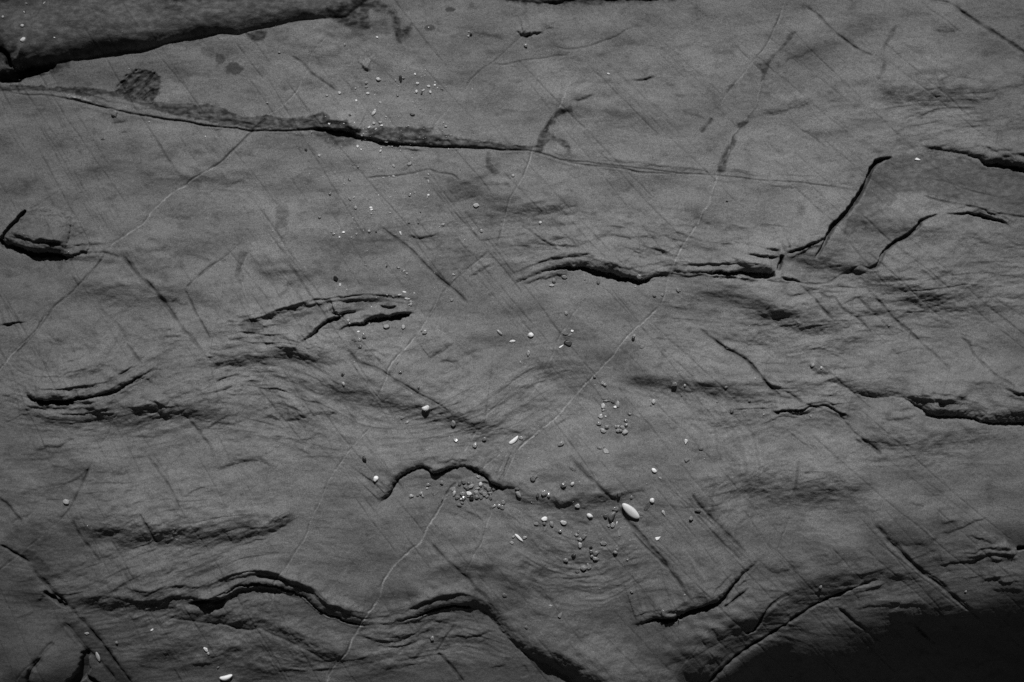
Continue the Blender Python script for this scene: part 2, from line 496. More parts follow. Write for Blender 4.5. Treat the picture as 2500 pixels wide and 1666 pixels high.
# big dark slot right of the middle
ledge('e 1240,420,.2 1340,368,.35 1440,322,.45 1520,290,.6 1620,282,.85 1750,287,1.1 1850,318,1.25 2000,352,1.15 2080,372,1.1 2120,378,1.1 2200,350,.6 2290,330,.45 2353,318,.5 | f 60,330,.45 150,326,.5 300,318,.8 450,318,1.25 560,322,1.3 650,328,1.2 690,300,.9',
      22, wf=18, w1=80, p=2.2, taper=.02, jit=1.7, slot=24, sw=13)
ledge('e 1300,400 1380,388 1460,360 1560,340 1640,345', 7, 5, 30)
ledge('f 0,352 150,345 300,352 480,372 640,380 760,392 860,398', 5, 4, 30)
ledge('f 440,208,.6 560,212,.8 670,218,1 712,222,.8', 13, 4, 40, slot=10, sw=8)
groove('f 712,200,1 712,235 700,270 688,310', 18, 3.2, .6, .1)
ledge('f 680,350,.9 740,362,.8 800,375,.6 900,396,.3', 14, 4, 30, slot=8, sw=8)
ledge('f 722,205,.8 760,188,1 800,174,1 860,157,1 900,138,1 960,118,.9 1010,90,.7 1040,60,.5', 15, 6, 40, slot=8, sw=6)
# steep crack on the right: higher slab on its left
ledge('c 1460,1066,.4 1420,1070,.7 1380,1084,.9 1325,1150,.8 1290,1210,.7 1275,1255,.8 1255,1320,1.1 1190,1400,1.2 1110,1500,1.2 1050,1560,1.1 | f 1040,40,1 1010,80,.6 960,160,.35 940,220,.2'.replace('1460,1066', '1460,1066'),
      -0.001, 3, 20)
_r = pts('f 930,235,.25 985,150,.4 1025,70,.9 1060,0,1.15 | c 1110,1480,1.25 1185,1390,1.2 1250,1300,1.05 1275,1250,.75 1300,1190,.7 1330,1130,.85 1375,1085,.9 1430,1070,.5 1470,1066,.3')
groove(_r, 30, 4.6, .55, .04, 1.0)
ledge(_r[::-1], -0.001, 3, 10)
# slab left of that crack stands proud of the slab on the right
_l = _r.copy()
_l[:, 2] = np.clip(_l[:, 2], .3, .9)
ledge(_l[::-1] + np.array([5.0, 3.0, 0]), 12, 3.5, 60, taper=.1) if False else None
ledge('c 1455,1064,.4 1380,1080,.7 1315,1150,.7 1262,1260,.8 1190,1385,1 1110,1490,1 | f 1050,10,.9 1010,80,.6'.replace(',.4 ', ',.4 '), 0.001, 3, 30)
# upper right edge
ledge('c 1660,990,.15 1700,998,.3 1780,1016,.35 1920,1034,.35 2050,1074,.6 2120,1102,1 2220,1112,1.1 2353,1136,1.2 2500,1160,1.2', 21, wf=16, w1=70, p=2.2, taper=.02, slot=18, sw=11)
groove('c 1690,1205,.3 1760,1218,.4 1850,1240,.5 2000,1290,.6 2170,1335,.5 2280,1330,.2', 2.5, 1.8, .7)
groove('c 1640,1310 1740,1350 2000,1402 2200,1452 2353,1473 2500,1490', 4, 1.7, .5)
# curved crack below it
ledge('c 1780,1448,.2 1860,1440,.4 1960,1446,.7 2050,1458,1 2110,1478,1 2210,1492,.6 2260,1540,.2', 12, 4, 40, slot=12, sw=8)
_r = pts('f 1290,300,.5 1350,272,.6 1378,225,.7 1420,165,.8 1480,118,1 1560,72,1 1640,5,.9 | c 1640,1508,.8 1700,1475,.5 1770,1450,.3')
groove(_r, 16, 3.8, .6, .05, 1.0)
ledge('f 1050,386,.3 1100,350,.6 1180,320,.7 1280,326,.5 1320,345,.2', 7, 4, 40)
groove('f 1170,318 1230,280,.6 1320,296,.7 1370,265,.8', 5, 2.5, .7)
groove('f 860,396 960,397 1040,387 1090,352', 4, 2, .6)
groove('f 1330,388,.5 1500,380,.5 1750,355,.6 1840,345,.7 2100,325,.5 2353,315,.4', 2, 1.7, .75)
# left block and slot
ledge('d -40,60,1 0,92,1.1 50,122,1 120,142,1 180,165,1.1 240,186,1.2 330,186,1.1 400,190,1 450,214,.6 500,205,.3 620,192,.35 750,200,.3 850,235,.2', 22, wf=18, w1=70, p=2.2, taper=.01, slot=24, sw=13)
ledge('d 430,238,.5 520,240,.7 650,248,.7 740,258,.5 860,262,.5', 7, wf=16, w1=30)
groove('d 10,95 28,88 42,60 60,35 100,0 | a 70,1548 118,1490 150,1450 184,1420', 22, 3.4, .5, .02)
ledge('d 330,70,.6 345,40,.8 345,30,.6', 5, 3, 15)
groove('a 184,1422 260,1385,.5 400,1290,.4', 2, 1.8, .75)
# lower left slot
ledge('d 150,1120,.4 175,1140,.6 230,1178,.75 330,1190,1.1 420,1184,1.35 500,1170,1.2 600,1150,.8 730,1124,.7 800,1105,.6 880,1062,.6 960,1024,.55 1060,980,.35 1130,985,.2',
      22, wf=18, w1=80, p=2.2, taper=.02, jit=1.8, slot=24, sw=12)
ledge('d 640,1160,.5 720,1155,.7 800,1120,.7 870,1085,.8 940,1045,.7 1000,1042,.7 1060,1070,.6 1085,1068,.4', 8, wf=8, w1=30)
ledge('d 100,1262,.4 200,1248,.8 320,1238,.7 420,1244,.5 560,1240,.8 700,1248,1 790,1262,.7', 9, 7, 30)
ledge('d 850,1232,.5 950,1236,1 1050,1248,1 1120,1290,.6 1200,1300,.2', 9, 6, 30)
ledge('d 0,1330,.4 80,1320,.7 150,1290,.5 230,1270', 4, 4, 25)
ledge('d 370,1022,.4 440,1020,.8 500,988,.8 600,968,.7 620,960', 6, 4, 25)
ledge('d 0,692,.9 60,672,1 130,660,.8 200,668,.3', 10, 6, 40)
ledge('d 0,1158,.6 60,1158,.8 100,1160', 4, 4, 20)
ledge('d 270,700,.4 330,745,.7 400,800,.8 450,835,.5', 8, 12, 35)
ledge('d 350,850,.4 420,872,.6 500,885,.3', 5, 9, 30)
# middle soft edge with two black slots
ledge('d 1380,790,.25 1450,772,.5 1600,738,.7 1780,702,.6 1900,668,.65 2100,605,.9 2200,588,1 2300,578,1 | e 120,582,1 200,572,1 300,580,.9 450,592,.9 560,605,.6 640,615,.2',
      10, wf=24, w1=90, p=1.7, taper=.03, jit=2)
ledge('d 2030,800,.3 2100,745,.6 2200,655,.9 2300,615,1.1 | e 60,607,1 150,590,.6 250,575,.3', 15, wf=7, w1=26, jit=1.5, slot=16, sw=10)
ledge('e 60,715,.3 150,680,.5 240,660,.8 330,632,1.2 440,615,1.3 540,602,1 600,600,.4', 17, wf=6, w1=26, jit=2, slot=22, sw=13)
ledge('e 330,545,.5 380,552,1 450,548,1 495,545,.4', 8, 4, 20, slot=8, sw=6)
ledge('d 1840,828,.4 1900,838,.8 1960,842,1 2035,845,.8', 7, 4, 20)
ledge('d 2060,826,.5 2150,826,1 2220,832,.6', 5, 4, 20)
ledge('d 1830,800,.4 1900,790 2020,780,.7 2150,720,.8 2250,690,.5', 5, 9, 30)
ledge('d 1450,770,.4 1530,790,.5 1640,760,.8 1790,708,.5', 7, 10, 30)
ledge('d 1520,650,.4 1600,672,.8 1660,690,.5', 5, 6, 30)
# centre: creases
ledge('P4 1240,690,.4 1330,640,.8 1430,560,1 1540,490,.9 1640,410,.4', 7, 8, 40)
ledge('P4 1380,690,.6 1480,700,1 1600,700,.9 1720,692,.4', 6, 5, 25)
ledge('P4 1800,620,.5 1880,560,.7 1960,510,.5', 4, 5, 25)
ledge('P4 350,535,.3 400,560,.7 520,565,.8 640,615,.6 760,630,.2', 4, 3, 25)
groove('P4 0,515,.6 150,540,.8 240,630 420,740 600,800 760,910 950,1010 1100,1110 1300,1220 1450,1310 1600,1420', 3.5, 4.5, .72)
ledge('e 930,325,.3 990,342,1 1040,312,.9 1100,275,.6 1140,250,.2', 6, 6, 25)
ledge('e 1240,130,.3 1400,128,.6 1550,150,.8 1640,155,.7 1750,120,.6 1880,70,.6 1950,40,.4', 8, 14, 45)
ledge('e 1850,85,.4 1950,80,.8 2060,85,1 2180,92,.8 2260,85,.4', 6, 8, 30)
ledge('e 1780,110,.3 1870,80,.7 1950,35,.7 2060,55,.4', 5, 7, 30)
ledge('b 1100,1420,.3 1260,1450,.8 1400,1455,1 1500,1450,1 1620,1410,.8 1720,1385,.4', 9, 24, 60)
ledge('b 760,1330,.3 900,1360,.5 1050,1330,.4', 5, 16, 50)
ledge('b 950,1290,.4 1080,1260,.6 1250,1258,.5', 3.5, 10, 50)
groove('P2 930,780,.6 1000,762,.9 1180,742 1350,735 1450,712,.9 1620,690,.7 1800,645,.8 1900,662 2000,690 2160,715 2230,780 2280,840', 3, 1.6, .6)
ledge('P3 1150,290,.3 1250,325,.9 1400,335,1 1520,325,.8 1700,270,.4', 3.5, 3, 30)
# low arch behind the pebble pile
ledge('h 340,360,.2 385,310,.5 425,280,.8 450,235,1 470,195,1 530,145,.9 610,95,.7 640,90,.7 690,115,.9 720,132,1.1 790,118,1 850,92,.8 930,90,.5 990,110,.8 1030,140,1.1 1090,178,1.15 1140,215,1 1190,240,.6 1250,240,.4 1300,260,.2',
      16, wf=14, w1=60, p=2.2, taper=.05, jit=2.4, hollow=6, slot=6, sw=6, kids=False)
ledge('h 470,235,.3 540,195,.5 640,175,.8 760,168,.9 860,180,.7 960,170,.3', 4, 9, 20)
ledge('h 700,80,.4 760,60 860,62,.8 960,82,.6', 5, 5, 25)
ledge('h 1000,195,.5 1080,205,1 1150,240,.7', 7, 4, 15)
ledge('h 1545,395,.4 1590,380,1 1640,345,.8 1710,310,.3', 6, 8, 30)
ledge('h 1680,470,.4 1730,480,.9 1770,500,.4', 4, 6, 25)
ledge('h 1340,130,.2 1440,130,.6 1510,105,.4', 4, 6, 30)
ledge('h 1780,330,.4 1900,320,.8 2020,280,.8 2120,270,.6 2200,290,.2', 5, 8, 40)
ledge('P5 1140,845,.4 1270,890 1400,940,.8 1500,1010,.5 1600,1060,.3', 2.5, 3, 20)
# right: long dark edge with a shaded face
ledge('f 870,900,.15 900,960,.3 960,1003,.45 1040,1056,.45 1150,1101,.5 1230,1142,.55 1340,1162,.55 1460,1158,.5 1520,1152,.5 1600,1200,.7 1650,1222,.95 1700,1272,1.3 1780,1287,1.3 1900,1292,1.1 2020,1302,1.1 2100,1330,1.2 2200,1336,1.2 2353,1332,1.2 2560,1330,1.2',
      27, wf=40, w1=90, p=2.1, taper=.02, jit=1.5, kids=False, slot=16, sw=9)
ledge('f 1520,1155,.3 1620,1180,.7 1720,1192,1 1850,1202,.9 1960,1225,.6', 12, 8, 25)
ledge('f 2180,1090,.3 2250,1125,.9 2353,1155,1.1 2500,1185,1.1', 14, 8, 30)
ledge('f 930,905,.5 1000,885,.8 1080,880,.7 1160,905,.4', 6, 16, 60)
ledge('f 960,965,.4 1060,965,.7 1160,985,.8 1250,998,.4', 5, 8, 25)
ledge('f 1360,1300,.5 1450,1310,.8 1560,1310,.8 1650,1275,.6', 6, 8, 30)
ledge('f 1410,1230,.3 1470,1262,.5 1560,1240,.6 1650,1240,.5', 5, 6, 25)
ledge('f 1900,1065,.3 2000,1080,.6 2100,1075,.7 2180,1095,.5', 5, 7, 25)
# s-shaped crack
ledge('f 620,1262,.3 700,1268,.9 760,1255,1 870,1238,.9 960,1222,.5 1010,1222,.5 1060,1240,.7 1120,1270,.7 1200,1287,.4', 10, 4, 35, slot=8, sw=6)
groove('f 130,690,.4 240,770,.6 340,840,.9 420,880,1 480,920,1 540,985,1.1 590,1045,1.2 640,1095,1.1 680,1130,.8 730,1185,.3', 6, 4.2, .55)
ledge('f 600,1060,.6 640,1085,1 690,1088,1 725,1075,.5', 8, 4, 30)
groove('f 700,1095 760,1130,.8 850,1190,.7 920,1225,.7 1000,1240,.5', 3.5, 3.2, .65)
ledge('f 380,1080,.3 480,1085,.8 560,1092,.9 630,1096,.4', 6, 8, 30)
ledge('f 730,1080,.5 800,1060,.8 870,1052,.4', 4, 5, 25)
groove('f 1090,1265,.4 1160,1348,.8 1220,1410 1290,1470,.8 1400,1555,.8 ', 5, 3, .6)
ledge('f 1190,1435,.5 1240,1470,.9 1320,1500,.7', 4, 4, 20)
ledge('f 1590,525,.4 1640,555,.9 1700,590,.7', 5, 7, 25)
ledge('f 1700,630,.5 1780,645,.8 1900,660,.5', 4, 7, 30)
ledge('f 1370,478,.5 1420,470,.9 1480,470,.5', 4, 4, 20)
ledge('f 740,520,.4 800,485,.8 880,465,.5', 4, 8, 30)
ledge('f 1110,535,.4 1160,515 1230,490,.8 1300,480,.4', 4, 5, 25)
for s_, dk in (('f 935,505,.8 990,570 1085,660,.8', .6), ('f 950,435,.7 1020,490,.9 1080,490 1125,560 1240,635 1335,745,.7', .6),
               ('f 1220,485,.8 1330,590,.9 1400,650,.6 1480,740,.4', .68), ('f 1270,420,.5 1400,550,.8 1480,640 1600,745 1750,880,.9 1860,985,.4', .6),
               ('f 1905,745,.5 1980,800,1 2010,870,.9 2120,985,.8 2250,1080,.7 2353,1180,.6', .68),
               ('f 830,405,.6 900,460,.8 960,530,.5', .7), ('f 2190,620,.3 2353,740,.3', .8)):
    groove(s_, 3.0, 2.8, dk)
# bottom left arch, black slots
ledge('g 620,988,.25 760,985,.3 900,1010,.35 1040,1020,.4 1100,1005,.3 1180,985,.4 1300,975,.6 1450,965,.6 1560,925,.7 1640,900,.8 1760,890,.9 1860,902,1 1960,930,.9 2050,955,.6 2110,1005,.6 2180,1065,.75 2270,1098,.85 | h 90,1118,.9 150,1142,.8 220,1160,.6 330,1165,.35 430,1160,.4 480,1140,.5 600,1108,.8 680,1065,1.1 760,1045,1 860,1032,.9 950,1035,.7 1020,1055,.5',
      18, wf=19, w1=90, p=2.3, taper=.01, jit=1.8, slot=14, sw=7)
ledge('g 1240,1015,.4 1330,1000,.9 1420,990,1.5 1480,985,1.4 1560,960,.7', 16, 5, 20, slot=14, sw=10)
ledge('g 640,1085,.3 700,1100,.5 850,1142,.7 950,1152,.8 1010,1132,.5', 5, wf=26, w1=30, taper=.1, soft=True)
ledge('g 1080,1085,.4 1200,1125,.7 1400,1147,.9 1550,1167,1 1640,1190,1 1700,1200,1 1760,1182,.8 1800,1210,1 1950,1272,1.1 2080,1342,1.2 2200,1402,1.2 2280,1422,1.1 2353,1450,.6',
      11, wf=27, w1=50, taper=.06, kids=False, soft=True)
groove('g 1080,1085,.4 1200,1125,.7 1400,1147,.7 1550,1167,.8 1640,1190,.8 1700,1200,.8 1760,1182,.6 1800,1210,.8 1950,1272,.8 2080,1342,.8 2200,1402,.8 2280,1422,.8', 3, 2.0, .6)
ledge('g 1040,1020,.6 1120,1045,.8 1230,1075,.8 1320,1090,.6 1500,1105,.6 1650,1115,.4', 4, 8, 25)
ledge('g 240,1010,.4 310,975,.7 340,965,.5', 6, 5, 25)
groove('g 295,930,.6 330,960,1 380,990,1.1 430,1030,.9 460,1040,.5', 14, 4, .5)
groove('g 220,770,.6 260,840,.9 330,900,1 370,950,1 450,1020,1 530,1100,.9 590,1170,1 680,1280,1 760,1390,.9 860,1520,.9 900,1580,.8', 6, 5.5, .62, .03)
groove('g 420,1130,.6 480,1190,1 540,1260,.9 600,1330,1 650,1380,.8 720,1450,.6 790,1540,.6', 6, 4.5, .62)
groove('g 0,625,.9 60,655,1 130,695,1 200,745,.6', 6, 3, .5)
groove('g -20,300,.7 60,370,.9 125,440,.8 150,480,.4', 3.5, 3.2, .65)
ledge('g 60,500,.3 125,450,1 180,430,.8 245,370,.6', 5, 8, 25)
groove('g 350,1040,.4 390,1120,.6 450,1220,.5 560,1330,.4', 2, 3, .75)
# rounded shoulder at the bottom left
bump(112, 1615, 70, 60, 34, 20, 1.4)
groove('g 570,1330,.4 580,1400,.7 560,1480,1.1 500,1550,1.2 470,1600,1.2', 24, 9, .7, .02)
groove('g 380,1270,.4 320,1350,.8 250,1430,1 210,1500,1 200,1580,.9', 9, 6, .8, .04)
groove('g 580,1490,.4 610,1520,1 650,1550,1 700,1600,.9', 14, 4, .55, .1)
# bottom centre: trough and long dark slope
ledge('h 880,1015,.25 980,1022,.35 1060,1060,.45 1120,1130,.55 1180,1200,.6 1260,1290,.65 1340,1360,.75 1430,1400,.9 1520,1450,1 1600,1500,1.15 1680,1560,1.25 1760,1620,1.25 1900,1700,1.2 2100,1790,1.1 2300,1860,1',
      42, wf=48, w1=90, p=1.9, taper=.05, kids=False)
ledge('h 200,1215,.4 300,1262,.6 390,1280,.7 470,1272,.8 560,1235,.5 640,1190,.3', 10, 9, 30)
ledge('h 400,1390,.3 500,1400,.5 590,1380,.7 660,1340,.7 700,1318,.3', 6, 8, 30)
ledge('h 340,1470,.4 450,1470,.8 560,1440,.7 640,1425,.5 700,1400,.3', 6, 8, 25)
ledge('h 830,1240,.4 900,1235 950,1248,.9 1010,1235,.9 1080,1215,.8 1150,1215,.5', 6, 4, 25)
ledge('h 680,1130,.5 760,1140,.6 850,1160,.5', 4, 4, 20)
ledge('h 1080,1460,.3 1150,1440,.7 1220,1430,.7', 5, 5, 20)
groove('h 850,1160 840,1190 800,1240 760,1310 730,1360,.6', 3, 2, .6)
groove('h 730,1350,.7 790,1400,1 860,1480,1 920,1560,.9', 4, 4.5, .65)
ledge('h 1290,1440,.3 1330,1450 1350,1500,.8 1290,1530,.3', 3, 3, 15)
# swirl lines in the bowl
for r_, a_ in ((62, .5), (92, .8), (120, .9), (150, .8), (176, .5)):
    q = []
    for th in np.linspace(25, 150, 14):
        q.append((1400 + r_ * 1.15 * math.cos(math.radians(th)), 1340 + r_ * 0.62 * math.sin(math.radians(th)), a_))
    ledge(np.array(q)[::-1], 2.4, 5, 16, taper=.25, jit=2.5)
ledge('h 1360,880,.3 1430,945,.7 1500,1000,.8 1600,1040,.6 1700,1060,.5', 4, 8, 30)
# right of the bottom: two slots
ledge('h 2040,1170,.2 2130,1142,.5 2250,1125,.8 2353,1122,.9 | i 0,1112,.9 130,1062,1.2 230,1022,1.4 290,998,1.2 340,950,.8 400,880,.7 460,812,.5 520,760,.3 580,712,.2',
      21, wf=16, w1=80, p=2.2, taper=.02, jit=1.4, slot=22, sw=12)
groove('i 318,1040,.9 350,1020,.9 400,985,.8 450,945,.6 495,905,.3', 9, 3, .6)
ledge('h 1850,1400,.2 1980,1320,.5 2100,1220,.6 2200,1180,.3', 3, 34, 50, soft=True)
ledge('z 1600,1640,.5 1700,1600 1800,1540 1880,1490,.6', 12, wf=40, w1=60, p=2, taper=.2, jit=2, kids=False)
_r = pts('i 460,1218,.6 520,1210,1.3 550,1170,1 590,1100,.8 620,1050,.7 680,995,.6 780,945,.2')
groove(_r, 9, 3, .65, .03)
ledge('i 560,740,.3 640,790,.6 700,810,.5 760,800,.6 820,760,.4', 7, 9, 30)
ledge('i 1180,650,.2 1090,740,.4 980,760,.4'.replace('1180,650', '960,770').replace('980,760', '1180,600'), 5, 8, 30)
groove('i 230,1180,.6 280,1260,.7 350,1330,.6', 3, 4, .7)
ledge('i 300,1230,.3 360,1170,.5 440,1150,.6 530,1170,.5', 5, 6, 25)
for o_ in (0, 34, 66):
    ledge('i %d,1560,.4 %d,1490,.7 %d,1400,.7 %d,1350,.3' % (60 + o_ * 2, 150 + o_ * 2, 250 + o_ * 2, 300 + o_ * 2), 7, 9, 18)
ledge('i 150,1650,1 230,1550,1 400,1383,1 600,1252,1 800,1122,1 980,1012,1 1150,942,.9 1300,882,.7 1450,840,.4', 15, wf=58, w1=70, taper=.12, rough=.5, kids=False, soft=True)
groove('i 150,1650,.9 230,1550,1 400,1383,1 600,1252,1 800,1122,1 980,1012,1 1150,942,.8 1300,882,.7 1400,842,.4', 10, 3.6, .5, .02)
groove('i 1330,470,.6 1420,570,.9 1520,665,1 1640,780,1.3 1750,860,1.2 1890,980,1 2000,1070,.5 2120,1160,.3', 6, 4.2, .55, .03)
groove('i 1080,1035,.5 1130,1075,1 1190,1130,1 1260,1180,.6 1380,1280,.3', 6, 4, .6)
groove('i 1600,1150,.5 1680,1225,1 1760,1290,.9', 5, 3, .6)
ledge('i 1190,1070,.3 1300,1045,.7 1450,1035,.8 1600,1035,.8 1720,1045,.5', 6, 6, 30)
ledge('i 1420,1075,.4 1480,1130,.9 1560,1140,.9 1680,1110,.6', 8, 9, 30)
ledge('i 1400,845,.3 1480,850,.6 1600,860,.6 1700,830,.5', 8, 12, 30)
# stepped scales at the lower right
ledge('i 1340,460,.2 1460,590,.4 1560,625,.6 1680,628,.8 1760,590,.7 1790,552,.4', 6, 14, 40)
ledge('i 1770,550,.5 1880,535,.7 1960,505,.6 2050,460,.6 2120,430,.4', 6, 6, 30)
ledge('i 1780,480,.4 1850,470,.9 1920,465,.5', 5, 5, 20)
ledge('i 1760,775,.3 1860,750,.5 2000,738,.9 2080,705,1 2180,690,1 2280,690,.9 2320,640,.5', 10, 6, 30)
ledge('i 1950,555,.4 2020,570,.8 2100,605,.8 2200,620,.4', 6, 5, 25)
ledge('i 2050,885,.4 2120,850,.8 2170,845,.8 2200,880,.7 2353,885,.5', 8, 5, 25)
ledge('i 1860,850,.3 2000,850,.5 2100,832,.5 2353,838,.5', 5, 5, 25)
ledge('i 2100,930,.3 2200,930,.6 2353,938,.6', 5, 5, 25)
ledge('i 1560,310,.3 1620,350,.8 1700,375,.5', 5, 6, 25)
ledge('i 1880,660,.3 2000,640,.5 2100,655,.5', 4, 8, 25)
groove('i 2300,650,.8 2330,645,1.2 2400,640,1.2', 14, 4, .4, .1)
# large creases upper middle
ledge('T5 880,430,.4 930,455,.8 975,500,.9', 7, 3, 18)
ledge('T5 960,500,.5 1010,485,1.2 1100,470,1.2 1110,490,.7 1180,465,.7 1280,470,.9', 9, 3.5, 30, slot=6, sw=5)
ledge('T5 1280,402,.4 1340,385,.8 1420,400,.5', 5, 6, 25)
ledge('T5 0,390,.2 250,415,.3 350,455,.5 520,510,.7 700,540,.6 800,530,.3', 5, 9, 60)
groove('b 1110,435,.6 1200,435,.8 1300,418,.7 1450,395,.6 1560,375,.7 1650,372,.4', 2.4, 1.7, .65)
groove('b 1530,310,.5 1620,335,.8 1740,322,.8 1840,290,.8 1950,250,.7 2030,195,.6 2120,180,.4', 2.4, 2, .65)
groove('b 1270,210 1310,245 | b 1310,245 1230,320,.6 1130,410,.9 1040,470,.7 970,540,.7 930,595,.6 880,660,.3', 2.0, 1.5, .75)
ledge('b 1910,318,.3 1980,315,.6 2060,290,.5 2110,250,.4', 4, 8, 25)
ledge('b 1620,678,.4 1700,682,.9 1780,665,.8 1830,640,.4', 6, 6, 25)
ledge('b 2040,548,.5 2100,552,.9 2180,535,1 2230,520,.8', 6, 4, 35)
ledge('b 2230,530,.6 2290,570,.8 2330,620,.7 2310,660,.5', 4, 10, 20)
ledge('c 1180,580,.3 1280,575,.5 1380,540,.3', 5, 22, 50)
ledge('c 560,770,.4 640,780,.7 720,770,.9 800,735,.8 900,705,.8 960,690,.4', 8, 22, 50)
ledge('c 1020,700,.3 1080,690,.5 1170,670,.3', 4, 12, 40)
ledge('c 700,460,.3 780,400,.5 880,355,.6 980,340,.4', 3.5, 6, 30)
ledge('c 1715,222,.6 1800,222,1 1900,225,.8 1940,228,.3', 7, 20, 40, p=2.2)
ledge('c 1750,565,.3 1820,530,.7 1890,510,.5', 4, 9, 25)
ledge('c 2200,590,.4 2280,590,.8 2353,570,.8 2450,560,.6', 5, 8, 25)
ledge('c 1960,680,.3 2060,685,.7 2160,690,.4', 4, 6, 20)
ledge('c 1560,890,.4 1640,885,.7 1740,888,.4', 4, 5, 20)
ledge('c 20,760,.3 80,755,.6 150,785,.8 210,835,.5', 5, 10, 25)
groove('c 245,795,.6 215,840,1 165,900,.8', 4, 4, .6)
ledge('c 1840,1330,.3 1930,1345,.4 2100,1330,.4', 3, 6, 25)
groove('c 1690,0,.6 1830,20,.9 1950,95,1 2060,170,1 2150,225,.9 2260,290,.9 2353,350,.9 2480,430,.8', 4.5, 3.2, .6, .02)
groove('c 860,40,.6 960,110,.7 1060,210,.9 1150,280,.9 1230,330,.9 1350,385,.4', 3.5, 3.2, .68)
groove('c 1640,5,.5 1750,90,.7 1850,165,.7 1930,228,.4', 2.5, 2, .72)
groove('c 820,870,.4 900,910,.8 980,970,.7 1020,1005,.3', 2, 2, .72)
# edge along the very top
ledge('b 1140,-6,.5 1200,4,.8 1300,10,.6 1420,14,.6 1560,14,.6 1700,4,.8 1850,0,1 2000,2,1 2200,-2,1 2353,-4,.8 | c 60,-12,.4', 8, 5, 40)
ledge('b 1450,14,.4 1540,18,1 1620,22,.6', 5, 4, 15)
ledge('T1 1180,-60 -60,-70', 1, 5, 10)
# small pieces
ledge('a 810,905,.4 840,895,.8 875,890,.5', 5, 4, 15)
ledge('a 735,830,.4 790,838,.9 880,825,.7', 7, 10, 25)
ledge('a 1200,830,.3 1330,850,.6 1450,880,.7 1550,870,.4', 6, 14, 40)
ledge('a 300,715,.3 400,705,.5 540,690,.8 640,705,.4', -3, 12, 30)
ledge('a 1480,1275,.3 1560,1265,.7 1690,1220,.4', 4, 9, 30)
ledge('a 1080,1440,.4 1150,1470,.6 1240,1478,.7 1330,1460,.4', 4, 8, 30)
ledge('a 2100,1300,.4 2200,1300,.7 2320,1292,.4', 3.5, 8, 30)
ledge('b 210,410,.5 235,450,.8 270,485,1 300,488,.4', 8, 4, 26)
ledge('d 1870,500,.7 1895,492,.9 1930,455,.8 1960,400,.7 2010,355,.4', 5, 9, 30)
ledge('d 960,235,.4 1020,190,.6 1100,175,.7 1190,145,.5', 4, 10, 30)
ledge('d 1080,310,.3 1140,300,.5 1180,320,.4', 3, 6, 30)
ledge('d 1150,520,.4 1190,515,.8 1240,560,.5', 5, 6, 20)
ledge('d 700,420,.3 820,415,.6 900,420,.4', 3, 7, 30)
ledge('d 740,570,.3 850,560,.4 1000,560,.3', 4, 8, 30)
ledge('d 1110,715,.5 1160,700,.8 1210,685,.5', 4, 4, 20)
ledge('d 1130,770,.5 1180,755,.8 1245,740,.5', 4, 5, 20)
ledge('d 1130,825,.4 1200,790,.7 1260,770,.4', 4, 5, 20)
ledge('d 1780,1290,.4 1830,1310,.9 1890,1330,.7', 7, 5, 20)
ledge('d 1900,1335,.4 2000,1325,.8 2120,1280,.7 2250,1290,.8 2310,1260,.5', 6, 8, 30)
ledge('d 2000,1470,.4 2060,1462,1 2130,1452,.6', 5, 4, 20)
ledge('d 2000,1535,.4 2060,1530,.7 2110,1545,.5', 5, 4, 20)
ledge('d 230,1545,.5 310,1505,.7 400,1515,.7 450,1470,.8 500,1455,.8 520,1400,.4', 7, 8, 25)
ledge('d 740,1440,.3 820,1430,.4 920,1435,.3', 3, 16, 30)
ledge('d 420,990,.3 520,1000,.6 640,975,.4', 3, 6, 25)
ledge('d 1440,1330,.3 1560,1350,.6 1680,1320,.5', 5, 8, 30)
ledge('d 1510,1470,.3 1620,1465,.6 1700,1420,.5', 4, 7, 30)
ledge('d 1380,1110,.3 1440,1100,.6', 3, 6, 20)
groove('d 1500,1120,.5 1550,1145 1600,1150,.8 1780,1152,.6', 2.5, 2, .65)
ledge('g 1460,130,.5 1540,95,.8 1640,68,1 1740,58,.9 1820,85,.6 1860,120,.3', 8, 9, 35)
ledge('g 1560,640,.3 1640,590,.6 1720,555,.8 1800,550,1 1880,520,.9 1970,455,.7 2030,440,.4', 9, 10, 35)
ledge('g 1040,830,.5 1120,815,.9 1200,790,.6', 6, 8, 25)
ledge('g 560,990,.3 680,970,.5 800,920,.6 900,850,.5 1000,770,.3', 5, 9, 30)
ledge('g 740,140,.5 800,140,.8 900,120,.4', 4, 6, 25)
ledge('g 1205,310,.7 1260,290,.9 1330,250,.8 1430,215,.5', 5, 4, 30)
ledge('g 1000,160,.3 1080,180,.4 1150,210,.5 1300,195,.3', 3, 6, 30)
ledge('g 290,230,.4 420,220,.6 530,175,.7 600,100,.8 640,60,.5', 5, 7, 30)
groove('g 620,60,.9 590,130,1 540,230,.9 480,360,.7 380,480,.4', 2.5, 2.5, .65)
ledge('g 1270,1400,.4 1300,1435,.9 1370,1430,.7 1450,1415,.5', 6, 5, 20)
ledge('g 100,1120,.3 180,1110,.7 240,1075,.4', 4, 6, 25)
ledge('i -60,390,.3 40,400,.6 110,400,.4', 4, 8, 30)
ledge('i 200,220,.3 280,215,.6 350,180,.4', 4, 7, 25)
groove('i 830,40,.4 815,120,.8 805,200,1 795,290,.7', 4.5, 2.2, .5)
groove('i 110,260,.6 150,340,1 220,420,1 330,530,.8 440,640,.5', 3, 4, .68)
groove('i 130,410,.6 240,530,.8 340,630,.8 460,745,.6', 3, 3, .66)
groove('h 1620,0,.6 1700,95,.9 1780,180,1 1880,275,1 1960,340,.8 | h 2020,450,1 2130,570,1 2250,710,1 2353,840,1 | i 60,940,1 130,1040,.6', 4, 4.4, .62, .02)
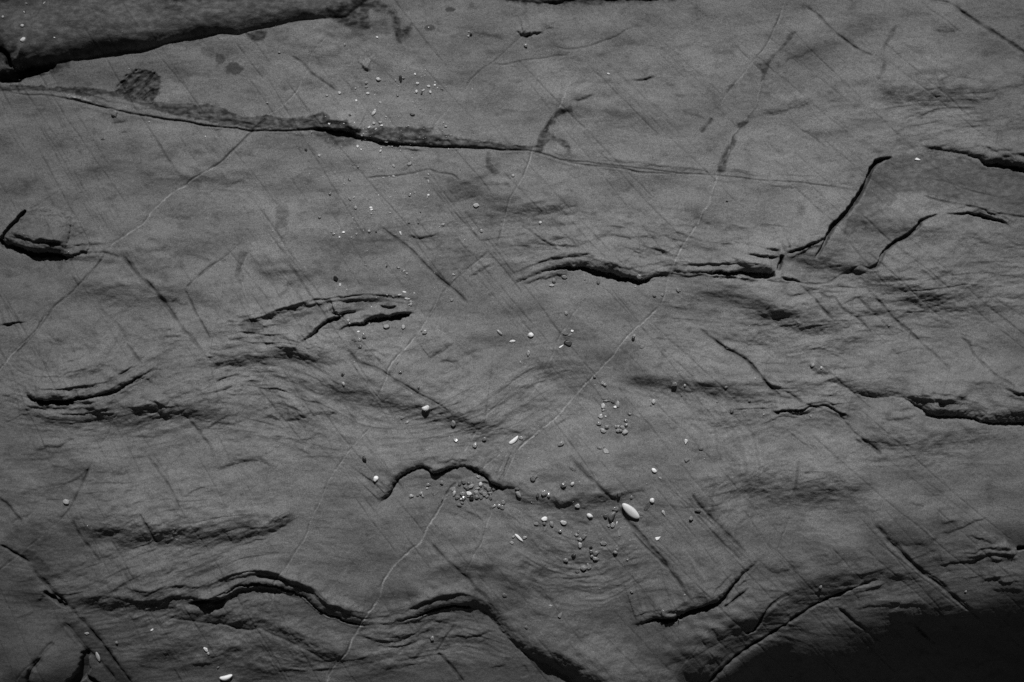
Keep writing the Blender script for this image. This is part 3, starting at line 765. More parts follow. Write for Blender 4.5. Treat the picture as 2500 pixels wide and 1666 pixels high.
groove('h 2050,530,.6 2150,640,.9 2260,740,1 2353,860,.9', 3, 2.4, .66)
groove('e 350,0,.6 450,80,.9 560,160,1 640,250,1 740,350,1 820,410,1 900,480,.8 960,550,.5', 4, 3.6, .6)
groove('h 640,560,.6 740,660,1 860,770,1 980,890,1 1100,1010,1 1200,1120,.6', 2.6, 6.5, .72)
groove('d 790,165,.8 850,230,1 950,340,1 1050,440,1.1 1110,530,1 1200,650,.9 1290,760,.7 1390,880,.4', 4.5, 4.5, .58)
groove('d 860,790,.5 940,900,.8 1010,980,.7', 3.5, 3, .65)
groove('d 1090,1090,.6 1200,1220,.8 1300,1340,.9 1400,1470,.8 1450,1540,.5', 3, 3.5, .7)
groove('d 1250,430,.6 1300,540,.8 1360,650,.8 1430,765,.7', 3, 2.6, .66)
groove('d 640,480,.4 700,590,.6 800,680,.5 870,800,.4', 2, 4, .78)
groove('g 960,400,.6 990,460,1 1030,540,1 1070,610,.6', 4, 3, .6)
groove('g 490,440,.6 520,520,1 600,640,1 690,750,.5', 3, 2.6, .66)
groove('g 990,20,.5 1060,110,.8 1130,200,.8 1200,320,.6 1220,400,.4', 2.6, 4, .7)
groove('a 1960,375,.6 2050,430,.9 2100,490,1 2180,540,.8 2290,630,.6', 3, 3, .66)
groove('a 1050,940,.5 1110,1040,.7 1200,1170,.7 1240,1220,.4', 2.2, 2.4, .7)
groove('e 1300,0,.5 1450,100,.8 1560,180,.6', 3, 3, .68)

# ------------------------------------------------------------------ long fine joints running down to the right
def joint_dir(x, y):
    return math.radians(60 - 23 * max(0.0, min(1.1, x / 2500)) ** 0.85 + 5 * (y / 1666.0))


JR = random.Random(5)
bundles = []
for _ in range(150):
    bundles.append((JR.uniform(-150, 2550), JR.uniform(-150, 1600)))
for cx, cy in [(40, 330), (90, 250), (160, 380), (260, 420), (1000, 480), (1080, 520), (960, 420), (1480, 700), (1560, 720),
               (1400, 720), (1700, 760), (1300, 1420), (1180, 1420), (1080, 1350), (1000, 1260), (2000, 1300), (2080, 1300),
               (2200, 1150), (450, 620), (520, 700), (560, 560), (300, 1200), (420, 1180), (2000, 60), (2120, 120),
               (1750, 100), (1900, 330), (2060, 360), (700, 420), (640, 500), (820, 560), (180, 130), (330, 60), (560, 60),
               (1350, 60), (1450, 120), (1250, 150), (2150, 1250), (2300, 1180)]:
    bundles.append((cx, cy))
for bx, by in bundles:
    n = JR.choice((2, 3, 3, 4, 5))
    for k_ in range(n):
        off = JR.gauss(0, 26)
        th = joint_dir(bx, by)
        x = bx - math.sin(th) * off + JR.gauss(0, 40) * math.cos(th)
        y = by + math.cos(th) * off + JR.gauss(0, 40) * math.sin(th)
        L = JR.choice((110, 180, 260, 360, 470, 600)) * JR.uniform(.7, 1.2)
        wgt = JR.choice((.25, .3, .35, .45, .6, .75, 1.0))
        q = []
        dr = JR.gauss(0, math.radians(2.6))
        for s_ in range(int(L / 22) + 2):
            q.append((x, y, wgt))
            th = joint_dir(x, y) + dr + JR.gauss(0, .035)
            x += 22 * math.cos(th)
            y += 22 * math.sin(th)
        groove(np.array(q), 1.3 * wgt, 1.05, 0.64, .15, .5, 11.0, broken=.55)
# faint cross joints, up to the right
for _ in range(26):
    x, y = JR.uniform(0, 2500), JR.uniform(0, 1666)
    th = math.radians(-50 + JR.gauss(0, 7))
    q = []
    for s_ in range(JR.randint(3, 9)):
        q.append((x, y, .5))
        x += 20 * math.cos(th)
        y += 20 * math.sin(th)
        th += JR.gauss(0, .12)
    groove(np.array(q), .8, 1.1, .72, .2, .8, 10.0, broken=.5)

# ------------------------------------------------------------------ pale veins
V1 = 'a 2280,180,.2 2120,360,.4 2080,460,.5 2040,560,.7 2000,630,.7 1900,720,.8 1800,790,.5 1760,830,.2'
vein(V1, 1.2, .55)
vein('a 1700,890,.2 1600,1000,.4 1500,1100,.9 1410,1160,1 1320,1210,1 1250,1260,1 1150,1320,.9 1060,1400,1 1000,1480,1 960,1530,.9 | d 850,70,.8 770,130,.8 740,175,.5', 1.6, .8, side=.5)
groove('a 1820,780,.6 1710,880,1 1600,1000,1 1500,1100,.8 1410,1160,.6', 3.5, 1.8, .5)
vein('d 730,190,.4 650,290,.8 560,390,.7 440,490,.5 340,580,.7 290,640,1 260,690,.9 180,780,.8 60,900,.9 0,985,1 -60,1060,1', 1.6, .75, side=.6)
groove('d 745,180 650,290,.8 560,390,.8 440,495,.9 350,575,.6 230,735,1 60,905,.6', 3.5, 1.9, .5)
vein('b 1310,245,.3 1230,320,.3 1040,470,.4 930,595,.5 850,700,.7 740,830,.6 690,900,.3', 1.2, .4)
vein('b 1740,400,.2 1690,480,.3 1620,590,.5 1600,650,.6 1560,740,.6 1520,800,.8 1470,885,1 1440,930,.6', 1.6, .55)
vein('b 1395,1005,1 1375,1060,1 1340,1150,.7 1300,1230,.6 1260,1300,.5 1220,1400,.6 1180,1530,.8 | e 1165,60,.8 1150,140,.5', 1.7, .6, side=.6)
vein('e 1130,150,.6 1000,260,.8 910,320,.7 830,400,.9 770,470,.7 720,560,.8 650,680,.8 560,800,.9 430,945,.9 400,1030,.9 370,1110,.6 300,1215,.5', 1.5, .65, side=.55)
groove('e 1130,150,.5 910,325,.8 830,400,1 760,480,1 720,570,.5 650,670,.9', 2.5, 1.6, .55)
vein('c 145,1525,1 180,1440,1 230,1350,.8 270,1230,.7 290,1170,.9', 1.7, .75, side=.4)
vein('c 285,1180,.8 320,1110,1 350,1050,.9 380,930,1 430,860,.8 530,720,.6 570,600,.7 600,520,.4', 1.6, .6, side=.5)
vein('c 140,1530,1 | f 60,120,.9 0,230,.9 -40,340,.5 -70,460,.4 -100,540,.9', 1.6, .7)
vein('e 2230,560,1 2120,670,1 2000,780,.9 1900,910,.9 1780,1040,.8 1640,1190,.8 1540,1310,1 1410,1410,1 1280,1530,.7', 1.7, .75, side=.45)
vein('e 1400,1415,.8 1280,1530,.8 | h 1230,90,.8 1200,160,.7', 1.4, .6)
vein('h 1165,10,.9 1050,105,.9', 1.3, .6)
vein('h 1215,0,.6 1150,140,.6', 1.2, .5)
vein('c 745,-10,.9 715,80,.9 690,150,.9 640,260,1 590,340,.7 550,380,.6 500,440,.4 440,520,.6 380,600,.7 340,650,.6 300,710,.4', 1.4, .5, side=.6)
vein('h 800,290,1 760,370,1 680,490,1 640,570,1.1 560,660,1 450,770,1.1 380,870,1.1 350,970,1 310,1050,1.1 230,1150,1.2 180,1250,1.2 110,1370,1.2 40,1460,1.2 -10,1560,1.2 -50,1640,1', 2.0, .95, jit=2.2, side=.5, broken=.5)
vein('h 880,210,.3 830,250,.5 800,290,.9', 1.4, .5)
groove('h 870,200 830,240 800,290', 3, 2, .6)
vein('h 40,1430,.9 0,1500,.9 -20,1560,.8', 1.3, .5)
vein('h 1110,380,.4 1080,480,.9 1040,600,.9 980,700,.8 930,830,.5', 1.4, .6)
vein('e 420,1240,.4 320,1340,.8 230,1430,.8 140,1530,.7 | g 2340,10,.8 2280,100,.8 2220,200,.7 2140,380,.8 2070,550,.8 1960,740,.9 1880,850,.9 1855,910,.8 1840,1000,.5 1800,1060,.4', 1.4, .55, side=.4)
vein('e 1700,555,.3 1660,600,.7 1600,700,.6 | e 1580,740,.8 1520,870,.7 1440,1030,.6 1380,1140,.6 1330,1200,.3', 1.4, .5)
vein('e 1180,1190,.4 1090,1270,.7 1000,1410,.8 910,1530,.6 880,1600,.6', 1.3, .5)
vein('g 300,560,.7 200,640,.8 130,690,.9', 1.4, .5)
vein('g 130,695,.8 60,750,.7 0,800,.7', 1.2, .4)
vein('g 380,1250,.5 290,1360,.6 200,1450,.8 120,1550,.8', 1.4, .4)
vein('i 215,1180,.6 150,1290,.8 110,1350,.8 0,1500,.7', 1.4, .4)
vein('i 780,430,.5 740,530,.8 690,660,.5', 1.2, .45)
vein('d 1670,200,.6 1630,290,.8 1640,400,.7 1690,540,.7 1720,620,.9 1780,670,.8 1850,690,.5', 1.4, .5)
vein('d 1830,870,.5 1830,950,.6 1800,1000,.4 1760,1090,.6 1790,1160,.7 1830,1260,.5 1940,1365,.7', 1.5, .45)
vein('f 1615,665,.5 1585,790,.6', 1.2, .4)
vein('d 870,1220,.4 770,1330,.7 720,1440,.5 650,1540,.5', 1.2, .35)
vein('a 440,630,.6 540,672,1.3 600,690,1', 2.2, .6, jit=2.5, broken=.9)
vein('b 225,380,.4 212,410,.8 240,450,.9 280,485,.6', 1.6, .5)
groove('d 1250,430,.8 1320,360,.9 1400,290,.9 1500,220,.6 1640,110,.4', 2.5, 3, .66)
vein('d 1250,430,.4 1330,350,.6 1450,240,.4', 1.2, .35)
# crystalline patches
def sparkle(spec, gain):
    sl, m = poly_mask(spec, 3, 5, 83)
    n = fbm(X[sl] / 5.0, Y[sl] / 5.0, 85, 3, .7)
    ALB[sl] += gain * m * smoothstep(0.02, .5, n) * 2
    H[sl] += 1.4 * m * n


sparkle('T1 190,1240 250,1200 380,1195 490,1230 470,1290 410,1340 300,1360 220,1300', 1.3)
sparkle('T6 330,520 430,420 560,440 640,330 700,370 600,500 620,650 640,720 500,800 400,770 360,640', .9)
sparkle('T6 560,980 680,940 820,1000 900,960 950,1030 700,1110 580,1090', .35)
sparkle('a 450,625 520,650 580,660 640,690 560,690 480,660', .7)
sparkle('b 215,380 260,330 310,350 300,480 240,450', .25)

# ------------------------------------------------------------------ damp stains, darker beds and painted shade
stain_or_shade('a 0,590 80,575 200,578 400,590 600,592 700,606 760,620 800,590 870,500 950,480 1020,482 1080,520 1085,600 1062,640 1055,690 1250,706 1450,712 1550,750 1620,780 1700,792 1820,772 1870,790 1960,800 2080,785 2170,765 2230,790 2270,820 2353,822 | b 150,852 250,870 380,860 540,865 715,862 690,895 700,915 820,918 900,935 970,952 1165,965 1180,980 1300,992 1380,998 1380,1010 1200,1008 900,990 600,972 400,950 300,935 250,918 100,890 0,882 | a 2250,872 2100,868 1900,875 1730,870 1560,850 1400,828 1250,795 1050,745 900,695 800,660 650,640 560,650 430,625 200,612 60,615 0,612',
      0.22, 2.5, 2.5)
stain_or_shade('a 2080,890 2353,894 | b 200,925 150,985 60,990 0,975 | a 2200,960 2130,920', .42, 6, 4, .5)  # shade under the overhanging seam, painted in as a dark patch
stain_or_shade('b 1400,1000 1440,900 1480,840 1540,760 1560,730 1610,740 1640,710 1655,770 1620,765 1560,780 1530,810 1560,840 1500,850 1490,890 1530,920 1600,950 1650,1000 1640,1030 1600,1010 1560,965 1490,960 1460,1000 1440,1040 1400,1035', 0.22, 4, 1.8)
stain_or_shade('b 1640,880 1665,860 1660,875 1640,890', 0.41, 3, 2)
stain_or_shade('b 1080,1030 1110,1050 1100,1100 1140,1130 1165,1170 1140,1190 1110,1170 1060,1130 1010,1150 1070,1120 1070,1060', 0.39, 3, 1.5)
stain_or_shade('b 0,60 100,40 200,5 260,-20 380,20 440,70 490,130 500,190 560,170 580,200 520,240 490,290 460,260 440,190 440,140 400,80 290,80 280,120 290,200 200,215 120,180 0,120', 0.22, 7, 3, .6)
stain_or_shade('b 290,160 400,150 440,220 330,245 290,220', 0.60, 8, 5)
spot(1099, 24, 13, 0.25, 7)
spot(1152, 13, 7, .6)
spot(1049, 68, 14, 0.41, 8)
stain_or_shade('a 1665,232 1720,212 1800,210 1805,240 1770,275 1720,285 1685,265', 0.30, 3, 2)
spot(571, 168, 23, 0.35, 16)
spot(537, 144, 13, 0.43, 13)
spot(508, 125, 18, 0.68, 14)
spot(444, 188, 26, 0.71, 16)
stain_or_shade('a 370,-20 1000,-20 2000,-20 1750,-5 1600,12 1450,14 1300,18 1080,20 1000,5', 0.30, 6, 4, .5)
stain_or_shade('a 1130,45 1200,40 1250,55 1230,82 1130,85', 0.41, 3, 2)
stain_or_shade('a -20,270 0,300 60,315 140,322 130,360 60,400 0,420 -40,420', 0.30, 4, 3)
stain_or_shade('a -60,-60 2300,-60 2353,30 1900,150 1600,200 1350,230 1100,270 780,340 560,380 400,410 200,460 80,440 -60,330', 0.51, 6, 4, .2)
stain_or_shade('a -30,-20 80,-10 60,20 0,40 -30,40', 0.41, 6, 4)
stain_or_shade('T1 120,1150 500,1160 620,1190 900,1140 1200,1060 1250,1100 900,1280 500,1360 300,1420 0,1400 -40,1300', 0.35, 7, 5)  # darkens the low channel below the top left edge
stain_or_shade('b 1350,22 1500,30 1700,32 1900,25 2200,12 2353,5 2353,-20 1200,-20', 0.30, 8, 5, .3)
stain_or_shade('c 540,420 600,430 640,380 700,330 780,215 820,212 760,290 700,350 640,420 600,540 575,550 580,480', 0.43, 3, 1.5)
stain_or_shade('c 415,830 490,812 470,850 430,870', 0.30, 3, 1.5)
stain_or_shade('c 340,1000 385,930 405,930 390,990 350,1040 345,1120 330,1165 290,1160 290,1110', 0.35, 4, 2)
stain_or_shade('c 365,570 410,565 400,590 370,600 350,635 340,625', 0.41, 3, 2)
stain_or_shade('c 1465,180 1495,170 1480,220 1430,290 1405,350 1400,320 1430,250', 0.51, 4, 1.5)
stain_or_shade('c 1400,400 1420,410 1405,500 1370,535 1362,515 1385,480', 0.51, 4, 3)
stain_or_shade('c 1150,170 1250,160 1330,200 1250,240 1180,280 1120,240', 0.75, 8, 6, .2)
stain_or_shade('b 1400,80 1300,75 1200,70 1150,110 1250,135 1400,130', 0.80, 10, 6, .2)
stain_or_shade('d 1600,200 1670,180 1640,290 1640,380 1600,380 1590,270', 0.54, 4, 4)
stain_or_shade('a 1870,1400 1930,1390 1950,1450 1930,1540 1870,1540 1865,1470', 0.60, 5, 4, .2)
stain_or_shade('d 1690,620 1750,640 1790,710 1640,715 1640,660', 0.56, 5, 4, .2)
stain_or_shade('a 1010,1050 1080,1020 1180,1020 1130,1060 1060,1080 1010,1090', 0.75, 5, 3, .2)
stain_or_shade('P3 0,380 120,300 400,150 640,200 900,260 1180,460 1000,560 700,640 300,520 180,560 280,760 220,740 60,480', 0.77, 10, 8, .1)
stain_or_shade('P3 1300,440 1500,420 1900,420 2200,640 2100,760 1700,740 1450,560', 0.80, 12, 8, .1)
stain_or_shade('f 870,130 1080,60 1150,-60 1600,-100 1580,60 1400,160 1340,280 1000,380 740,340 720,260 760,200', 0.80, 8, 6, .1)
stain_or_shade('c 1420,1075 1600,1040 1800,1060 2100,1120 2353,1165 2353,1460 2000,1400 1600,1300 1400,1400 1250,1560 1120,1560 1290,1280 1330,1150', 0.62, 6, 6, .1)
stain_or_shade('d 60,20 170,-60 350,-30 560,20 620,80 580,170 400,180 240,180 100,130 40,90', 0.74, 8, 8, .1)
stain_or_shade('e 1620,600 1750,700 1850,790 2000,860 2200,920 2300,1000 2000,990 1750,900 1580,860 1480,1000 1560,830', 0.77, 16, 10, .1)
stain_or_shade('e 1850,1200 2000,1150 2080,1260 2000,1320 1880,1300', 0.77, 14, 8, .1)
stain_or_shade('i 100,280 260,340 300,420 440,580 400,640 200,420', 0.77, 12, 8, .1)
stain_or_shade('i 1350,470 1500,430 1650,440 1900,470 1900,520 1780,550 1750,590 1600,625 1500,600', 0.74, 5, 4, .1)
stain_or_shade('g 120,470 230,450 320,560 260,600 180,560 90,600 30,560', 0.74, 12, 8, .1)
stain_or_shade('g 130,690 200,650 350,800 280,800 180,740', 0.56, 4, 3, .1)
stain_or_shade('g 440,1120 560,1150 700,1270 800,1420 900,1560 800,1560 660,1400 560,1290', 0.60, 8, 6, .2)
stain_or_shade('g 500,50 620,60 590,110 520,180 400,220 280,220 320,140', 0.80, 8, 5, .1)
ALB *= 1 - .22 * smoothstep(.12, .6, fbm(X / 13, Y / 9, 121, 4, .6)) * np.clip(F + .1, 0, 1) * smoothstep(-.2, .4, noise(X / 90, Y / 60, 122))
# broad tonal variation of the stone
ALB *= 1 + 0.24 * fbm(X / 260, Y / 150, 101, 3) + 0.36 * fbm(U / 90, V / 30, 105, 4) * (0.4 + F)
ALB *= 1 - 0.34 * smoothstep(.05, .6, fbm(X / 42, Y / 24, 111, 4, .6))
ALB *= 1 + 0.16 * fbm(X / 7, Y / 6, 113, 2, .7)
ALB *= 1 - 0.31 * smoothstep(1000, 1680, Y)       # lens falloff painted into the tone, darker towards every edge
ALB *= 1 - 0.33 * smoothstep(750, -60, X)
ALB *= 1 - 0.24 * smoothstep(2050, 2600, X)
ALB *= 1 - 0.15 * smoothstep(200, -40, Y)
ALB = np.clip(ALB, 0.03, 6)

# ------------------------------------------------------------------ rock mesh
nv = NX * NY
co = np.empty((nv, 3), np.float32)
PK = 1 - np.clip(HB, -500, 200) / 5000          # the plan was traced from a photo: undo its perspective on the sunken parts
co[:, 0] = ((X - 1250) / 1000 * PK).ravel()
co[:, 1] = ((833 - Y) / 1000 * PK).ravel()
co[:, 2] = (H / 1000).ravel()
idx = np.arange(nv, dtype=np.int32).reshape(NY, NX)
q = np.stack([idx[1:, :-1], idx[1:, 1:], idx[:-1, 1:], idx[:-1, :-1]], -1).reshape(-1, 4)
me = bpy.data.meshes.new("ground")
me.vertices.add(nv)
me.vertices.foreach_set("co", co.ravel())
nf = len(q)
me.loops.add(nf * 4)
me.loops.foreach_set("vertex_index", q.ravel().astype(np.int32))
me.polygons.add(nf)
me.polygons.foreach_set("loop_start", (np.arange(nf) * 4).astype(np.int32))
me.update(calc_edges=True)
me.polygons.foreach_set("use_smooth", np.ones(nf, bool))
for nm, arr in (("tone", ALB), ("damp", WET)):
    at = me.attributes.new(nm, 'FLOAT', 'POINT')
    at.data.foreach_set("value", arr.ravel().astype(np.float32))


def new_mat(name):
    m = bpy.data.materials.new(name)
    m.use_nodes = True
    nt = m.node_tree
    return m, nt.nodes, nt.links, nt.nodes["Principled BSDF"]


def mathn(N, L, op, a, b=None, clamp=False):
    n = N.new("ShaderNodeMath")
    n.operation = op
    n.use_clamp = clamp
    for i, v in enumerate((a, b)):
        if v is None:
            continue
        if isinstance(v, (int, float)):
            n.inputs[i].default_value = v
        else:
            L.new(v, n.inputs[i])
    return n.outputs[0]


rock, N, L, B = new_mat("slate_rock")
tc = N.new("ShaderNodeTexCoord")


def ntex(scale, detail=2, rough=.6, stretch=None):
    n = N.new("ShaderNodeTexNoise")
    n.inputs["Scale"].default_value = scale
    n.inputs["Detail"].default_value = detail
    n.inputs["Roughness"].default_value = rough
    if stretch:
        mp = N.new("ShaderNodeMapping")
        mp.inputs["Scale"].default_value = stretch
        L.new(tc.outputs["Object"], mp.inputs[0])
        L.new(mp.outputs[0], n.inputs["Vector"])
    else:
        L.new(tc.outputs["Object"], n.inputs["Vector"])
    return n.outputs["Fac"]


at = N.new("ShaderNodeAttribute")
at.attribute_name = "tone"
dm = N.new("ShaderNodeAttribute")
dm.attribute_name = "damp"
g1 = ntex(420, 2, .7)
g2 = ntex(900, 1, .5)
g3 = ntex(60, 4, .7, (1, 1.8, 1))
v = mathn(N, L, 'MULTIPLY_ADD', g1, 0.95)
N[-1].inputs[2].default_value = 0.0
mix = mathn(N, L, 'ADD', mathn(N, L, 'MULTIPLY', mathn(N, L, 'SUBTRACT', g1, .5), 1.9),
            mathn(N, L, 'ADD', mathn(N, L, 'MULTIPLY', mathn(N, L, 'SUBTRACT', g2, .5), 1.5),
                  mathn(N, L, 'MULTIPLY', mathn(N, L, 'SUBTRACT', g3, .5), .6)))
fac = mathn(N, L, 'MAXIMUM', mathn(N, L, 'ADD', mix, 1.0), .25)
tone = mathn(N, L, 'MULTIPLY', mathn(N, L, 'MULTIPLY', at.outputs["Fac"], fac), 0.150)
cc = N.new("ShaderNodeCombineColor")
for i in range(3):
    L.new(tone, cc.inputs[i])
L.new(cc.outputs[0], B.inputs["Base Color"])
rg = mathn(N, L, 'SUBTRACT', .82, mathn(N, L, 'MULTIPLY', dm.outputs["Fac"], .25))
L.new(rg, B.inputs["Roughness"])
B.inputs["Specular IOR Level"].default_value = 0.25
bp = N.new("ShaderNodeBump")
bp.inputs["Strength"].default_value = 0.6
bp.inputs["Distance"].default_value = 0.0011
hb = mathn(N, L, 'ADD', mathn(N, L, 'MULTIPLY', g1, .8), mathn(N, L, 'MULTIPLY', g3, 1.2))
L.new(hb, bp.inputs["Height"])
L.new(bp.outputs[0], B.inputs["Normal"])
me.materials.append(rock)
ground = bpy.data.objects.new("ground", me)
COL.objects.link(ground)
ground["kind"] = "structure"
ground["label"] = "bare grey folded rock with dark ledges, fine joints and pale veins"

# ------------------------------------------------------------------ pebbles and chips: one object each
def zat(px, py):
    i = int(np.clip(np.searchsorted(gx1, px) - 1, 0, NX - 2))
    j = int(np.clip(np.searchsorted(gy1, py) - 1, 0, NY - 2))
    u = (px - gx1[i]) / (gx1[i + 1] - gx1[i])
    v = (py - gy1[j]) / (gy1[j + 1] - gy1[j])
    return float((H[j, i] * (1 - u) + H[j, i + 1] * u) * (1 - v) + (H[j + 1, i] * (1 - u) + H[j + 1, i + 1] * u) * v)


def pkat(px, py):
    i = int(np.clip(np.searchsorted(gx1, px), 0, NX - 1))
    j = int(np.clip(np.searchsorted(gy1, py), 0, NY - 1))
    return float(PK[j, i])


def stone_mat(name, base, rough, sss=0.0, var=.25, spec=.5, coat=0.0, scale=150, trans=0.0):
    m, N, L, B = new_mat(name)
    tc = N.new("ShaderNodeTexCoord")
    n = N.new("ShaderNodeTexNoise")
    n.inputs["Scale"].default_value = scale
    n.inputs["Detail"].default_value = 4
    L.new(tc.outputs["Object"], n.inputs["Vector"])
    oi = N.new("ShaderNodeObjectInfo")
    rv = mathn(N, L, 'MULTIPLY_ADD', oi.outputs["Random"], .2 if base > .5 else .8)
    N[-1].inputs[2].default_value = .9 if base > .5 else .6
    vv = mathn(N, L, 'MULTIPLY_ADD', n.outputs["Fac"], 2 * var)
    N[-1].inputs[2].default_value = 1 - var
    t = mathn(N, L, 'MULTIPLY', mathn(N, L, 'MULTIPLY', vv, rv), base)
    c = N.new("ShaderNodeCombineColor")
    for i in range(3):
        L.new(t, c.inputs[i])
    L.new(c.outputs[0], B.inputs["Base Color"])
    B.inputs["Roughness"].default_value = rough
    B.inputs["Specular IOR Level"].default_value = spec
    if sss:
        B.inputs["Subsurface Weight"].default_value = sss
        B.inputs["Subsurface Radius"].default_value = (1, 1, 1)
        B.inputs["Subsurface Scale"].default_value = 0.006
    if coat:
        B.inputs["Coat Weight"].default_value = coat
        B.inputs["Coat Roughness"].default_value = .12
    if trans:
        B.inputs["Transmission Weight"].default_value = trans
    bp = N.new("ShaderNodeBump")
    bp.inputs["Strength"].default_value = .35
    bp.inputs["Distance"].default_value = .0006
    L.new(n.outputs["Fac"], bp.inputs["Height"])
    L.new(bp.outputs[0], B.inputs["Normal"])
    return m


MATS = {'W': stone_mat("white_quartzite", .66, .55, .35, .10, scale=260),
        'P': stone_mat("pale_pebble_stone", .33, .5, .5, .18),
        'G': stone_mat("grey_pebble_stone", .150, .5, .5, .2),
        'Q': stone_mat("glassy_quartz", .20, .22, .9, .2, coat=.5),
        'D': stone_mat("black_slate_chip", .022, .35, 0, .3),
        'S': stone_mat("sparkling_crystal", .30, .12, .2, .7, coat=1, scale=420)}

